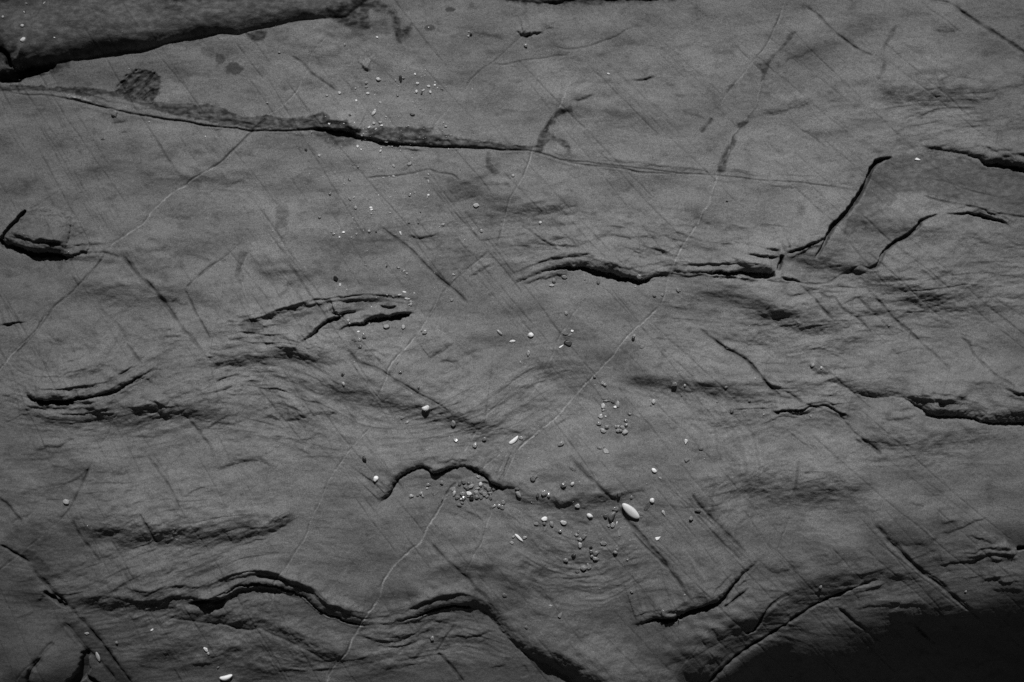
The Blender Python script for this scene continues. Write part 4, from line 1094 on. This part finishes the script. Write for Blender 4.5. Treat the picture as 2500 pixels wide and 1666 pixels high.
RAW = """
P6 1515,665,322,112,42,We 1800,513,72,66,0,We 1742,592,135,52,118,Gc 1642,697,86,42,25,Gc 1828,103,82,54,50,We 1965,690,95,52,65,Pt 1880,1035,100,62,-32,Wt
P6 1523,470,44,40,0,Qe 1352,425,66,54,90,Ge 1300,633,80,48,0,Qe 1252,735,152,84,108,Gb 1210,860,48,40,0,Ge 1262,850,62,58,0,Qe 1322,830,58,24,105,Wt 1350,965,82,40,75,Gc 1168,725,58,56,0,Ge
P6 948,722,94,60,30,We 783,590,64,60,30,Pa 333,768,76,58,0,We 328,828,54,48,0,Ge 345,905,76,30,-62,Gc 432,835,88,62,55,Ge 222,830,62,54,0,Ge 588,820,74,60,20,Pe 547,935,58,50,0,Qe
P6 585,293,92,86,0,Qe 712,280,62,52,-60,Pe 715,80,86,40,30,Gc 170,215,76,70,0,Ge 208,182,54,48,0,Ge 240,435,66,44,90,Ge 328,405,82,76,0,Qe 388,430,70,48,90,Qe 768,985,50,38,0,Qe 795,948,40,28,90,Qe
P6 815,1045,66,52,10,Qe 868,1005,74,66,-40,Ge 888,962,60,30,0,Gc 818,1125,80,50,90,Pe 1135,1105,72,64,0,Qa 1300,1225,66,54,0,Ge 1325,1188,44,34,60,Ge 1467,1325,30,26,0,Qe 730,1268,64,54,0,De 622,1328,68,58,0,Qe
P6 970,1215,60,48,80,Qe 1035,1232,76,60,-30,Ga 978,1275,52,44,0,Qe 1030,1310,94,60,22,Qe 867,1435,90,84,0,Qe 940,1425,68,56,70,Qa 925,1385,34,24,70,Se 780,1488,58,36,10,Ge 2335,760,62,42,90,Ge 966,1155,44,38,0,De 1915,207,46,20,30,Pc 1295,1050,30,16,60,Gc
P5 1470,243,108,84,-15,Qt 1497,388,94,76,80,Pe 1195,335,86,76,0,Qe 1120,368,104,60,100,Ge 1212,425,60,54,0,Ge 1255,457,80,70,40,Ge 1330,420,92,74,-20,Qe 1280,362,72,54,20,Ge 1580,430,94,74,50,Ge 1645,472,90,76,30,Ge 1733,458,86,74,90,Ge
P5 1415,517,76,62,-15,Pe 1285,546,86,70,0,We 1178,560,92,76,30,Qe 1190,632,98,74,100,Qe 1280,595,62,46,0,Qe 1330,628,96,84,0,De 1342,560,60,52,0,Ge 1430,562,92,54,15,Ge 1520,530,96,56,-5,Ge 1572,560,90,72,0,Ge 1430,612,92,76,10,Ge 1505,620,76,68,0,Ge
P5 1610,606,64,58,0,Ge 1675,618,104,60,92,Qe 1665,545,82,58,0,Ge 1138,655,50,40,0,Se 1080,622,84,54,-20,Ge 1440,462,92,54,-15,Ge 1115,757,94,56,25,Ge 1165,720,62,46,20,Ge 1022,545,108,64,103,Pe 1003,470,94,74,0,Gc
P5 560,396,86,76,0,Qt 530,460,46,36,-20,Pc 800,355,86,66,70,Qe 253,597,78,70,0,Pe 365,590,54,42,0,Ge 430,552,78,66,-20,Qe 453,600,66,48,60,Qe 645,570,72,44,80,Gt 692,558,104,28,-45,Gc 800,665,86,64,110,Qt 1046,920,62,46,100,Gc
P5 1740,775,90,46,-35,Se 1830,770,84,72,30,Qe 1888,800,86,74,60,Qe 1900,715,86,66,-60,Qe 1820,860,104,38,-8,Gc 2145,465,92,58,10,Ge 2172,565,150,80,58,Pe 2183,1338,196,48,42,Wb 2290,1335,84,52,-38,Se 2052,1425,76,46,10,Se 2082,1322,76,46,-25,Ge
P7 235,150,66,54,30,Ge 372,265,62,52,-60,Qe 415,288,74,62,20,Qe 400,535,84,34,15,Gc 432,582,100,42,-8,Ge 487,578,64,36,20,Ge 565,592,72,52,10,Ge 650,640,124,66,88,Qe 605,692,62,44,0,We 383,672,90,80,60,Pe 385,748,60,50,0,Qe
P7 340,862,88,78,0,Sa 428,860,46,38,0,Qe 305,985,80,66,0,Qe 448,1045,78,72,30,Ge 380,1110,118,76,22,Pe 648,1045,88,64,-25,Qe 612,1045,60,40,90,Qe 650,1112,84,74,0,Qe 700,1115,80,70,0,Qe 735,1058,82,70,30,Qe 800,1010,78,56,-20,Qe 790,930,74,58,10,Qe
P7 775,1145,118,86,-50,Pe 860,815,78,52,15,Ge 318,1418,98,52,22,Ge 440,1482,128,80,35,Gc 400,1410,50,38,80,Ge 1290,592,94,70,80,Pe 1225,570,26,22,0,Pe 1240,668,36,28,0,De 1658,285,88,80,0,Ge 1848,305,56,46,90,Pe 1805,465,100,38,-72,Gt 1965,460,28,24,0,Pe 1997,72,28,22,0,Pe
P7 1870,1310,106,84,105,Wt 2135,1438,80,60,0,Ge
P8 150,400,132,58,38,Pe 750,455,112,100,0,We 402,577,128,50,-8,Wl 705,800,96,72,95,Qe 553,975,60,32,70,Pe 1432,40,80,62,60,Ge 1415,437,92,46,10,Ge 1545,382,58,46,20,Wa 1460,620,146,96,15,Da 1343,670,122,42,-36,Wt 1505,450,82,36,-30,Gc
P4 1238,1320,116,70,-32,Wb 915,1455,78,46,-12,Gt 975,1517,64,40,-30,Gl 1608,1535,80,70,70,Pe 1137,1033,42,34,90,Qe 888,835,50,42,0,Qe 840,705,64,44,100,Qt 1215,283,68,62,90,Qe 1172,268,30,24,0,Ge 690,213,80,72,20,Ge 925,215,62,50,80,Ge 388,345,62,56,40,Qe
P4 327,388,48,44,0,Qe 258,398,64,32,5,Dc 337,487,48,40,0,Qe 313,278,46,28,-10,Wt 118,992,58,38,80,Pe 105,862,48,38,-30,Da 187,1050,20,14,0,Pe 175,125,50,40,70,Ge 190,165,32,24,50,Pe 455,170,62,44,60,De 500,278,30,14,-10,Pc 300,790,36,14,45,Gc
P9 297,305,62,54,60,Qa 557,372,76,72,0,Qe 687,290,68,56,-20,Qe 1088,308,172,52,-38,Wb 1190,278,60,40,20,Qe 1728,357,108,60,-28,Se 1392,235,58,28,-35,Gc 210,258,30,12,75,Pc
P3 1110,282,64,32,68,Wt 680,250,44,40,-60,Pe 330,265,38,32,0,We 275,333,28,24,0,We 190,290,46,26,0,Qe 165,265,30,26,0,Ge 507,290,28,24,0,Pe 437,335,26,22,0,Pe 775,258,32,26,50,De 1225,130,42,32,-50,Ga 1690,158,46,34,0,Pa 1640,193,22,16,-40,Pe
P3 1352,145,28,22,0,De 2213,243,56,50,80,Qe 2100,225,38,30,50,Gc 1833,845,48,34,15,Pt 1808,1192,42,36,0,Pa 228,892,78,50,35,Da 245,912,30,16,-60,Se 288,985,46,28,85,Pe 632,715,46,20,5,Gc 1080,752,50,26,0,Da 1135,775,40,24,-60,Gc 1155,795,38,26,-50,Pa 1195,828,36,28,0,Pa
P3 1180,872,46,22,20,Gc 920,735,34,26,80,Dc 1165,1083,46,22,10,Wc 1203,1175,72,24,15,Wc 1250,1215,40,32,40,Pa 1254,1252,42,36,60,Pe 1222,1256,28,22,0,Pe 1108,1120,60,20,-15,Pc 1295,1098,20,14,0,We 930,1122,26,14,20,Pc 1015,1145,34,16,20,Gc 310,1088,22,18,0,Ge 378,1050,20,16,0,Pe 457,1190,20,16,0,Pe 715,1285,18,14,0,We
P1 1445,740,86,46,100,Da 1490,735,34,26,-20,Ge 1643,683,36,24,60,We 1140,752,68,54,20,Pe 1170,760,22,18,0,Pe 977,795,40,32,0,Ge 978,852,42,26,-15,Ge 830,875,30,26,0,Pe 612,935,44,38,20,Pa 441,972,44,26,-10,Ge 1000,942,48,38,0,Pa 838,1040,30,26,0,Wa 1168,1070,42,24,45,Pc
P1 1405,975,32,26,-30,De 1075,1212,78,42,-55,Pe 1095,1168,22,18,0,We 755,1248,40,26,25,Da 1608,1237,74,34,12,De 1080,1352,44,38,0,Pe 1168,1345,54,36,15,Pe 1190,1386,42,28,0,Pe 1110,1435,44,26,-48,Pe 1015,1408,46,24,-40,Pe 232,1472,42,26,-60,Ge 475,1370,32,22,30,We 2065,1395,44,30,0,Pe
P1 2030,1345,30,20,20,Pe 1550,1387,38,18,0,Pe 1678,805,46,34,-10,Pa 1660,915,44,34,-60,Pe 1850,925,42,34,60,Pe 1755,900,44,32,-30,Pa 1733,942,36,26,-50,Da 1825,845,44,32,20,Pa 1915,830,32,24,0,Wa 1915,790,18,16,0,We 1948,865,16,14,0,We 2008,890,48,14,25,Dc 1495,622,20,18,0,Pe
P1 685,282,36,30,60,Pe 1127,182,32,24,0,Wa 1828,40,20,18,0,We 680,1168,30,14,-10,Gc 598,1278,26,14,10,Pe 680,1370,18,16,0,We 822,1352,20,16,0,We 1250,1268,32,20,20,Pe 1718,1158,26,22,0,Ga 1378,765,26,18,90,Pe 1420,840,18,14,0,Pe 1092,963,14,12,0,We 1138,822,26,14,0,Ge
P2 960,220,40,34,0,Pe 1253,258,56,44,0,Pe 940,155,28,20,30,Pe 918,180,26,22,0,Pe 974,130,26,20,0,Ge 1140,255,26,22,0,Pe 855,320,40,34,40,Pa 905,368,26,20,20,Sa 1178,340,26,18,85,We 1168,385,46,34,-50,Pe 1330,325,24,20,0,Pe 1440,290,18,16,0,Pe 1438,325,30,20,-60,Pe 1440,380,28,22,60,Pe
P2 1580,292,28,20,0,Pe 2102,362,28,18,90,Pe 148,368,42,34,60,Da 337,445,40,36,20,Sa 803,570,54,28,-28,Gc 865,605,32,22,0,Ge 1352,590,56,40,40,Pt 1568,562,62,48,-30,Ga 745,782,48,26,45,Da 672,832,24,20,0,Pe 1348,730,40,28,10,Pa 1210,750,34,16,0,Pc 1288,733,26,18,0,Pe 1795,745,72,24,5,Ga 1825,708,36,24,80,Pe
P2 1825,808,46,26,80,Pa 1710,842,14,12,0,We 480,972,42,38,0,Qe 752,1042,50,34,45,Ga 808,1022,40,24,-60,Pe 830,1160,46,34,80,Pe 1040,1160,42,28,0,Wa 1048,1190,40,26,-20,Wa 1045,1245,28,24,0,Pe 1000,1215,22,18,0,Pe 1638,953,30,20,20,Pe 1578,910,26,14,30,Pe 1570,990,44,32,-20,Qe 1142,990,18,16,0,We
P2 990,1050,30,14,10,Pe 1298,1018,46,16,-15,Pc 1825,990,30,24,0,Wa 1812,1018,28,20,-60,Pa 1832,930,26,14,-40,Pc 1303,1232,32,16,-5,Pe 1780,1155,26,14,10,Pe 1372,1280,24,14,-30,Pc 793,1302,16,14,0,We 333,1292,42,32,10,Ge 1718,1225,20,18,0,De 2262,652,20,14,0,De 1357,1368,16,12,0,Pe
T5 250,438,34,22,0,Sa 279,468,48,38,80,De 243,495,32,26,0,Pe 1028,625,60,52,80,Qe
b 1253,1190,24,22,0,Pe 1005,1388,38,26,0,Pe 1437,1505,22,18,0,Pe 1896,500,22,12,20,Pe
c 1635,1078,40,28,15,Wt 347,1360,18,12,0,De
T1 470,70,44,30,10,Ge 797,75,56,18,-45,Pc 445,222,56,44,60,Da 88,322,50,38,0,Ge 438,480,64,54,0,Ge 463,720,96,74,-15,Pa 1012,697,42,20,5,Wt
a 775,768,44,38,-15,Ga 1493,265,28,12,15,Gc 1888,358,22,12,0,Ge 1803,695,18,14,0,Ge 1010,826,14,12,0,Pe 1390,925,9,8,0,We 1463,930,11,10,0,Pe 698,942,24,12,-10,Dc
T3 527,200,66,48,20,Ga 385,245,62,52,-60,Qe 362,305,64,32,0,Pe 965,255,76,40,80,Ge 945,180,38,30,60,De 790,228,26,22,0,Qe 820,268,28,18,0,Ge 1495,192,64,56,0,Qe 1450,322,26,22,0,Pe 1700,440,52,36,20,Ge 1797,430,38,30,60,Ge 2003,368,56,44,80,Ge 2032,380,26,20,0,Ge 1427,962,40,34,-60,Pe 1418,1000,56,46,90,De 1527,1112,52,44,-40,Gc
T4 1832,220,64,58,0,Ge 1943,255,46,34,90,Pe 1083,395,32,26,0,Pe 703,508,40,26,0,Ge 597,705,34,22,0,Ge 1018,690,40,24,-20,Ge 783,820,50,44,90,Ge 1197,865,28,22,0,Pe 1817,890,44,32,60,Pt 718,3,42,22,0,Ga 933,878,26,16,20,Ge 275,320,20,16,0,Pe
f 2058,1330,42,32,70,Pt 1440,680,14,12,0,Ge
g 455,330,40,36,0,Pe 588,1220,28,18,0,Pa 790,1280,24,20,-30,Ge 662,1378,82,28,78,Pl 1393,1327,38,22,48,We 1410,1355,26,20,80,Pe 1530,1518,92,38,-15,Wb 1546,1538,22,16,80,Pe 1472,1452,20,14,-40,Ge 1030,1193,24,10,-42,Wc
h 248,40,42,26,65,De 327,172,44,34,-55,We 1195,955,30,24,50,Qa 1343,1168,22,18,60,Ge 707,1255,36,28,70,Ga 1573,1088,54,32,-55,Gt 2262,1072,52,26,80,Qe 2053,935,24,20,0,Ge 1505,1028,26,10,10,Pc
i 975,903,30,24,90,Ge 985,1003,36,24,-20,We 1958,936,18,16,0,Ge 55,953,14,12,0,Pe 147,387,46,28,10,Ge 105,438,36,28,80,Ge 777,1513,20,14,0,Ge 75,45,34,24,-10,Ga
"""
ST = []
for row in RAW.strip().splitlines():
    tk = row.split()
    ox, oy, sc_ = CROPS[tk[0]]
    for t_ in tk[1:]:
        a_ = t_.split(',')
        x_, y_, l_, w_, an = map(float, a_[:5])
        ST.append([ox + x_ / sc_, oy + y_ / sc_, l_ / sc_, w_ / sc_, an, a_[5][0], a_[5][1]])

# ------- landmarks: stones with their own words (nearest stone of the list to that spot)
NAMED = {
    (1540.5, 1248.7): ("big_pebble", "large smooth white elongated pebble beside the long diagonal crack, the biggest of all"),
    (1591.4, 1221.6): (0, "round white pebble above a flat grey chip, upper right of the biggest pebble"),
    (1581, 1235.7): (0, "flat narrow grey chip between a round white pebble and the biggest white pebble"),
    (1563.2, 1254.5): (0, "thin grey chip tucked under the lower right tip of the biggest white pebble"),
    (1596.4, 1148.4): (0, "clean white oval pebble standing alone well above the biggest white pebble"),
    (1605.7, 1314.8): (0, "white triangular chip alone on smooth rock below right of the biggest white pebble"),
    (1439.3, 1258.9): (0, "creamy white oval pebble alone to the left of the biggest white pebble"),
    (1295.7, 818): (0, "round flat bright white pebble near the middle of the rock"),
    (1251.3, 833.6): (0, "white lens-shaped pebble just left of the round flat white pebble"),
    (1219.1, 811): (0, "smooth pale grey oblong pebble left of the two bright white central pebbles"),
    (1386.2, 839): (0, "black angular chip with a white pointed sliver against its left side"),
    (1371.3, 845.5): (0, "white pointed sliver of stone touching the black angular chip"),
    (1041, 995.7): (0, "white kidney-shaped pebble alone left of the centre, lit bright"),
    (1107, 1034): (0, "pale grey round flat pebble to the lower right of the white kidney-shaped pebble"),
    (1254.3, 1075): (0, "glossy white curved bean-shaped pebble left of the pale vein"),
    (1272.5, 1069.6): (0, "small glassy pebble touching the upper end of the curved white pebble"),
    (1368.6, 1083.8): (0, "sparkling glittering oval crystal alone right of the curved white pebble"),
    (1266.9, 1312): (0, "white finger-shaped pebble with small stones at both ends"),
    (1674.3, 1078.2): (0, "whitish pointed pebble with a crisp black shadow under it, right of the centre"),
    (978, 192.1): (0, "glossy black upright chip among the crumbs above the wet seam"),
    (1007, 281): (0, "black oval stone lying flat just above the dark wet seam"),
    (820.7, 679.3): (0, "shiny black triangular stone with a bright highlight, left of the middle"),
    (978.2, 570.4): (0, "bright white upright teardrop pebble beside a diagonal joint"),
    (2240.7, 389.5): (0, "small white triangular pebble on the upper right slab near the black corner crack"),
    (552.7, 1654.4): (0, "white bean-shaped pebble at the bottom edge of the rock, left side"),
    (503.3, 1585.4): (0, "white oval pebble above a smaller round one near the bottom left"),
    (239.2, 1603.8): (0, "long pale upright splinter of stone in the crack at bottom left"),
    (164.4, 1225.2): (0, "single round pale pebble alone on the left side of the rock"),
    (65, 101): (0, "largest pale pebble on the dark bed in the top left corner"),
    (2005.9, 1468.4): (0, "white oval pebble on the edge of the dark lower right hollow"),
    (918.1, 1168.1): (0, "white pebble alone left of the low arch"),
    (889.6, 1120.5): (0, "dark grey pebble beside a diagonal joint left of the low arch"),
    (1525.4, 1055.7): (0, "striped pale pebble at the lower right of the tight cluster"),
    (1645.5, 938.8): (0, "round grey ball-like pebble with a strong black shadow, right of the centre"),
    (1982.6, 891.1): (0, "round grey pebble with a black shadow at the tip of the long dark right edge"),
    (1265.4, 1206.8): (0, "long pale oval pebble with a black shadow right of the pebble pile"),
    (1559.5, 675.9): (0, "glassy grey pebble perched on the lip of the long black central slot"),
    (1163.1, 501.4): (0, "pale pebble alone above the middle of the rock, left of the pale vein"),
    (280, 277.5): (0, "squarish grey stone resting against the wet seam at the upper left"),
    (1157.8, 83.5): (0, "black round stone touching two pale crumbs near the top"),
    (1170, 1163): (0, "glassy pointed stone caught under the dark lip above the pebble pile"),
    (1144.8, 1204.3): (0, "whitest pebble in the middle of the pebble pile"),
    (1150.9, 1215.4): (0, "dark round pebble in the lower row of the pebble pile"),
    (1173.6, 1182.8): (0, "pale egg-shaped pebble at the top of the pebble pile"),
    (1109, 1204): (0, "pale upright oval pebble just left of the pebble pile"),
}
SITES = [  # places one can find in the picture
    (1160, 1205, "the pebble pile", 62), (1490, 1040, "the tight pebble cluster", 75),
    (1450, 1350, "the ring-shaped rock ripples", 90), (985, 215, "the upper crumb cluster", 95),
    (930, 330, "the dark wet seam", 130), (900, 470, "the joints below the wet seam", 130), (990, 640, "the row of white crumbs", 70),
    (850, 800, "the dark double slot", 75), (1480, 680, "the long black central slot", 110),
    (1780, 960, "the black bent crack", 130), (2350, 1000, "the long dark edge at right", 130),
    (60, 90, "the top left dark bed", 120), (250, 1590, "the crushed crack at bottom left", 130),
    (1700, 1260, "the twin joints", 90), (1000, 1530, "the wavy black edge at the bottom", 160),
    (2050, 1560, "the dark lower right hollow", 200), (1340, 1250, "the middle stones", 80),
    (1180, 90, "the small top crack", 120), (500, 250, "the wet stained band", 200),
    (1050, 1010, "the white kidney-shaped pebble", 90), (1290, 830, "the round flat bright white pebble", 90),
    (1000, 1190, "the bottom pale vein", 60), (620, 1560, "the bottom left black arch", 150),
    (2200, 420, "the upper right corner crack", 150), (1640, 1500, "the lower right black slot", 120)]
TONE = {'W': 'white', 'P': 'pale grey', 'G': 'mid grey', 'Q': 'glassy', 'D': 'blackish', 'S': 'sparkling'}
SHAPE = {'e': 'rounded', 'c': 'flat thin', 'b': 'elongated', 't': 'pointed', 'a': 'angular', 'l': 'lens-shaped'}


def size_word(l):
    return 'tiny' if l < 4.2 else 'small' if l < 7.5 else 'medium-sized' if l < 13 else 'large'


# the 300 largest are things of their own; the crumbs below them go into the one grit object further down
ST.sort(key=lambda q: -q[2] * q[3])
GRIT = ST[300:]
ST = ST[:300]
names = [None] * len(ST)
for (nx_, ny_), (_, lb) in NAMED.items():
    bi, bd = None, 8.0
    for i_, s_ in enumerate(ST):
        if names[i_] is None:
            dd = math.hypot(s_[0] - nx_, s_[1] - ny_)
            if dd < bd:
                bi, bd = i_, dd
    if bi is not None:
        names[bi] = lb
ORD = ['', 'second ', 'third ', 'fourth ', 'fifth ', 'sixth ', 'seventh ', 'eighth ', 'ninth ', 'tenth ', 'eleventh ', 'twelfth ']
desc = {}
for i_, s_ in enumerate(ST):
    if names[i_]:
        continue
    best = min(SITES, key=lambda q: math.hypot(s_[0] - q[0], (s_[1] - q[1]) * 1.2) / q[3])
    dx_, dy_ = s_[0] - best[0], s_[1] - best[1]
    r_ = math.hypot(dx_, dy_)
    rel = 'in' if r_ < best[3] * .35 else (
        ('above' if dy_ < -abs(dx_) * .5 else 'below' if dy_ > abs(dx_) * .5 else '') +
        (' left of' if dx_ < -abs(dy_) * .5 else ' right of' if dx_ > abs(dy_) * .5 else '')).strip()
    if rel == 'in' and ('crack' in best[2] or 'slot' in best[2] or 'pebble"' in best[2] or best[2].endswith('white pebble') or 'vein' in best[2]
                        or 'arch' in best[2].split()[-1] or 'edge' in best[2]):
        rel = 'right beside'
    if rel == 'in':
        rel = 'amid'
    noun = 'chip' if s_[6] in 'ca' else 'pebble'
    key = "%s %s %s %s|%s %s" % (size_word(s_[2]), TONE[s_[5]], SHAPE[s_[6]], noun, rel, best[2])
    desc.setdefault(key, []).append(i_)
for key, ids in desc.items():
    a_, b_ = key.split('|')
    if len(ids) == 1:
        names[ids[0]] = a_ + ' ' + b_
    else:
        ids.sort(key=lambda k_: ST[k_][0])
        for n_, k_ in enumerate(ids):
            o_ = 'leftmost ' if n_ == 0 else 'rightmost ' if n_ == len(ids) - 1 else (ORD[n_] if n_ < 12 else 'further ') + 'from left '
            if o_.endswith('from left '):
                names[k_] = o_.replace('from left ', '') + a_.split(' ', 0)[0] + ' from the left, ' + b_
            else:
                names[k_] = o_ + a_ + ' ' + b_


def stone_mesh(l, wd, ht, shp, seed):
    import bmesh
    r = random.Random(seed)
    bm = bmesh.new()
    bmesh.ops.create_icosphere(bm, subdivisions=4 if l > 11 else 3, radius=1.0)
    ph = [r.uniform(0, 6.28) for _ in range(9)]
    egg = r.uniform(-.22, .22)
    planes = []
    if shp in 'eb' and l < 25:
        for _ in range(8):
            th = r.uniform(0, 6.28)
            ps = r.uniform(-.1, 1.2)
            planes.append((math.cos(th) * math.cos(ps), math.sin(th) * math.cos(ps), math.sin(ps), r.uniform(.70, .93)))
    if shp in 'act':
        for _ in range(9 if shp == 'a' else 6):
            th = r.uniform(0, 6.28)
            ps = r.uniform(-.25, .6)
            planes.append((math.cos(th) * math.cos(ps), math.sin(th) * math.cos(ps), math.sin(ps), r.uniform(.62, .85)))
        planes.append((0.1, .05, .99, .6 if shp == 'a' else .5))
    kf = .93 if shp in 'act' else .8
    for v_ in bm.verts:
        x, y, z = v_.co
        k_ = 1 + .06 * math.sin(2.1 * x + ph[0]) * math.cos(1.7 * y + ph[1]) + .05 * math.sin(3.3 * y + ph[2] + z) \
            + .035 * math.sin(4.6 * x + ph[3]) * math.sin(4.1 * z + ph[4])
        x, y, z = x * k_, y * k_, z * k_
        for a1, a2, a3, dd in planes:
            q_ = x * a1 + y * a2 + z * a3 - dd
            if q_ > 0:
                x, y, z = x - a1 * q_ * kf, y - a2 * q_ * kf, z - a3 * q_ * kf
        if shp in 'ac':
            x, y = x * 1.22, y * 1.22
        if shp == 'e':
            y *= 1 + egg * x
            z *= 1 + .5 * egg * x
            z = math.copysign(abs(z) ** .9, z)
        elif shp == 't':
            y *= .95 - .72 * x if x < .9 else .3
            y *= .75
            z *= .8 - .45 * x
        elif shp == 'l':
            y *= max(.05, (1 - abs(x) ** 1.6)) ** .35
        elif shp == 'b':
            y *= 1 - .15 * x
            y += .55 * (x * x - .4) * (1 if l / max(wd, .1) < 3.5 else .15)
        v_.co = (x * l / 2000, y * wd / 2000, z * ht / 2000)
    me_ = bpy.data.meshes.new("stone")
    bm.to_mesh(me_)
    bm.free()
    me_.polygons.foreach_set("use_smooth", np.ones(len(me_.polygons), bool))
    me_.update()
    return me_


from mathutils import Vector, Matrix
placed = []
for i_, (px, py, l, wd, an, kd, shp) in enumerate(ST):
    # relief brings the surface nearer to the lens; nothing to correct at these heights
    fl = {'e': .72, 'c': .30, 'b': .8, 't': .55, 'a': .62, 'l': .5}[shp]
    ht = max(1.6, wd * fl)
    r_ = max(2.0, wd * .45)
    zs = [zat(px + a * r_, py + b * r_) for a in (-1, 0, 1) for b in (-1, 0, 1)]
    A_ = np.array([[a * r_, -b * r_, 1] for a in (-1, 0, 1) for b in (-1, 0, 1)])
    sol = np.linalg.lstsq(A_, np.array(zs), rcond=None)[0]
    gx_, gy_ = np.clip(sol[:2], -.45, .45)
    base = min(max(sol[2], zs[4] - 2), zs[4] + 1.5)
    # sit on neighbours already placed
    lift = 0.0
    for qx, qy, qr, qt in placed:
        dd = math.hypot(px - qx, py - qy)
        if dd < (qr + wd / 2) * .62:
            lift = max(lift, (qt - base) * .75)
    o = bpy.data.objects.new('stone_chip' if shp in 'ac' else 'pebble', stone_mesh(l, wd, ht, 'a' if shp == 'e' and l < 15 and i_ % 2 == 0 else shp, 100 + i_))
    o.data.materials.append(MATS[kd])
    COL.objects.link(o)
    nrm = Vector((-gx_, -gy_, 1)).normalized()
    rot = Vector((0, 0, 1)).rotation_difference(nrm).to_matrix().to_4x4() @ Matrix.Rotation(-math.radians(an), 4, 'Z')
    pk = pkat(px, py)
    o.matrix_world = Matrix.Translation(((px - 1250) / 1000 * pk, (833 - py) / 1000 * pk, (base + lift + ht * .40) / 1000)) @ rot
    o["label"] = names[i_]
    o["category"] = 'stone chip' if shp in 'ac' else 'pebble'
    o["group"] = "loose pebbles and chips on the rock"
    placed.append((px, py, wd / 2, base + lift + ht * .85))

# ------------------------------------------------------------------ the crumbs and sand nobody could count: one object
gr = random.Random(3)
vs, fs = [], []
for cx, cy, sx, sy, n_ in ((985, 215, 70, 35, 26), (880, 330, 90, 25, 26), (1060, 330, 60, 12, 14), (960, 330, 60, 40, 20), (900, 470, 110, 80, 40),
                           (1000, 620, 120, 70, 26), (1480, 1020, 60, 60, 16), (1330, 1180, 140, 70, 22), (1250, 833, 1200, 700, 110),
                           (860, 800, 60, 50, 10), (1450, 1330, 70, 60, 14), (100, 175, 40, 8, 8), (1200, 1060, 200, 60, 14)):
    for _ in range(n_):
        x, y = gr.gauss(cx, sx), gr.gauss(cy, sy)
        if not (5 < x < 2495 and 5 < y < 1660):
            continue
        r_ = gr.choice((.7, .8, 1.0, 1.0, 1.3)) / 1000
        c = Vector(((x - 1250) / 1000 * pkat(x, y), (833 - y) / 1000 * pkat(x, y), zat(x, y) / 1000 + r_ * .5))
        b0 = len(vs)
        for d_ in ((1, 0, 0), (-1, 0, 0), (0, 1, 0), (0, -1, 0), (0, 0, 1), (0, 0, -1)):
            vs.append(c + Vector(d_) * r_ * gr.uniform(.7, 1.3))
        for t_ in ((0, 2, 4), (2, 1, 4), (1, 3, 4), (3, 0, 4), (2, 0, 5), (1, 2, 5), (3, 1, 5), (0, 3, 5)):
            fs.append(tuple(b0 + k_ for k_ in t_))
gmi = [0] * len(fs)
mk = ['W', 'P', 'G', 'Q', 'D', 'S']
for i_, (px, py, l, wd, an, kd, shp) in enumerate(GRIT):
    m_ = stone_mesh(l, wd, max(1.4, wd * .6), shp, 700 + i_)
    T_ = Matrix.Translation(((px - 1250) / 1000 * pkat(px, py), (833 - py) / 1000 * pkat(px, py), (zat(px, py) + wd * .25) / 1000)) @ Matrix.Rotation(-math.radians(an), 4, 'Z')
    b0 = len(vs)
    vs.extend(T_ @ v_.co for v_ in m_.vertices)
    for f_ in m_.polygons:
        fs.append(tuple(b0 + k_ for k_ in f_.vertices))
        gmi.append(mk.index(kd))
    bpy.data.meshes.remove(m_)
gm = bpy.data.meshes.new("sand_grains")
gm.from_pydata(vs, [], fs)
for k_ in mk:
    gm.materials.append(MATS[k_])
gm.polygons.foreach_set("material_index", gmi)
go = bpy.data.objects.new("sand_grains", gm)
go["kind"] = "stuff"
go["label"] = "bright sand grains scattered over the rock"
go["category"] = "sand"
COL.objects.link(go)
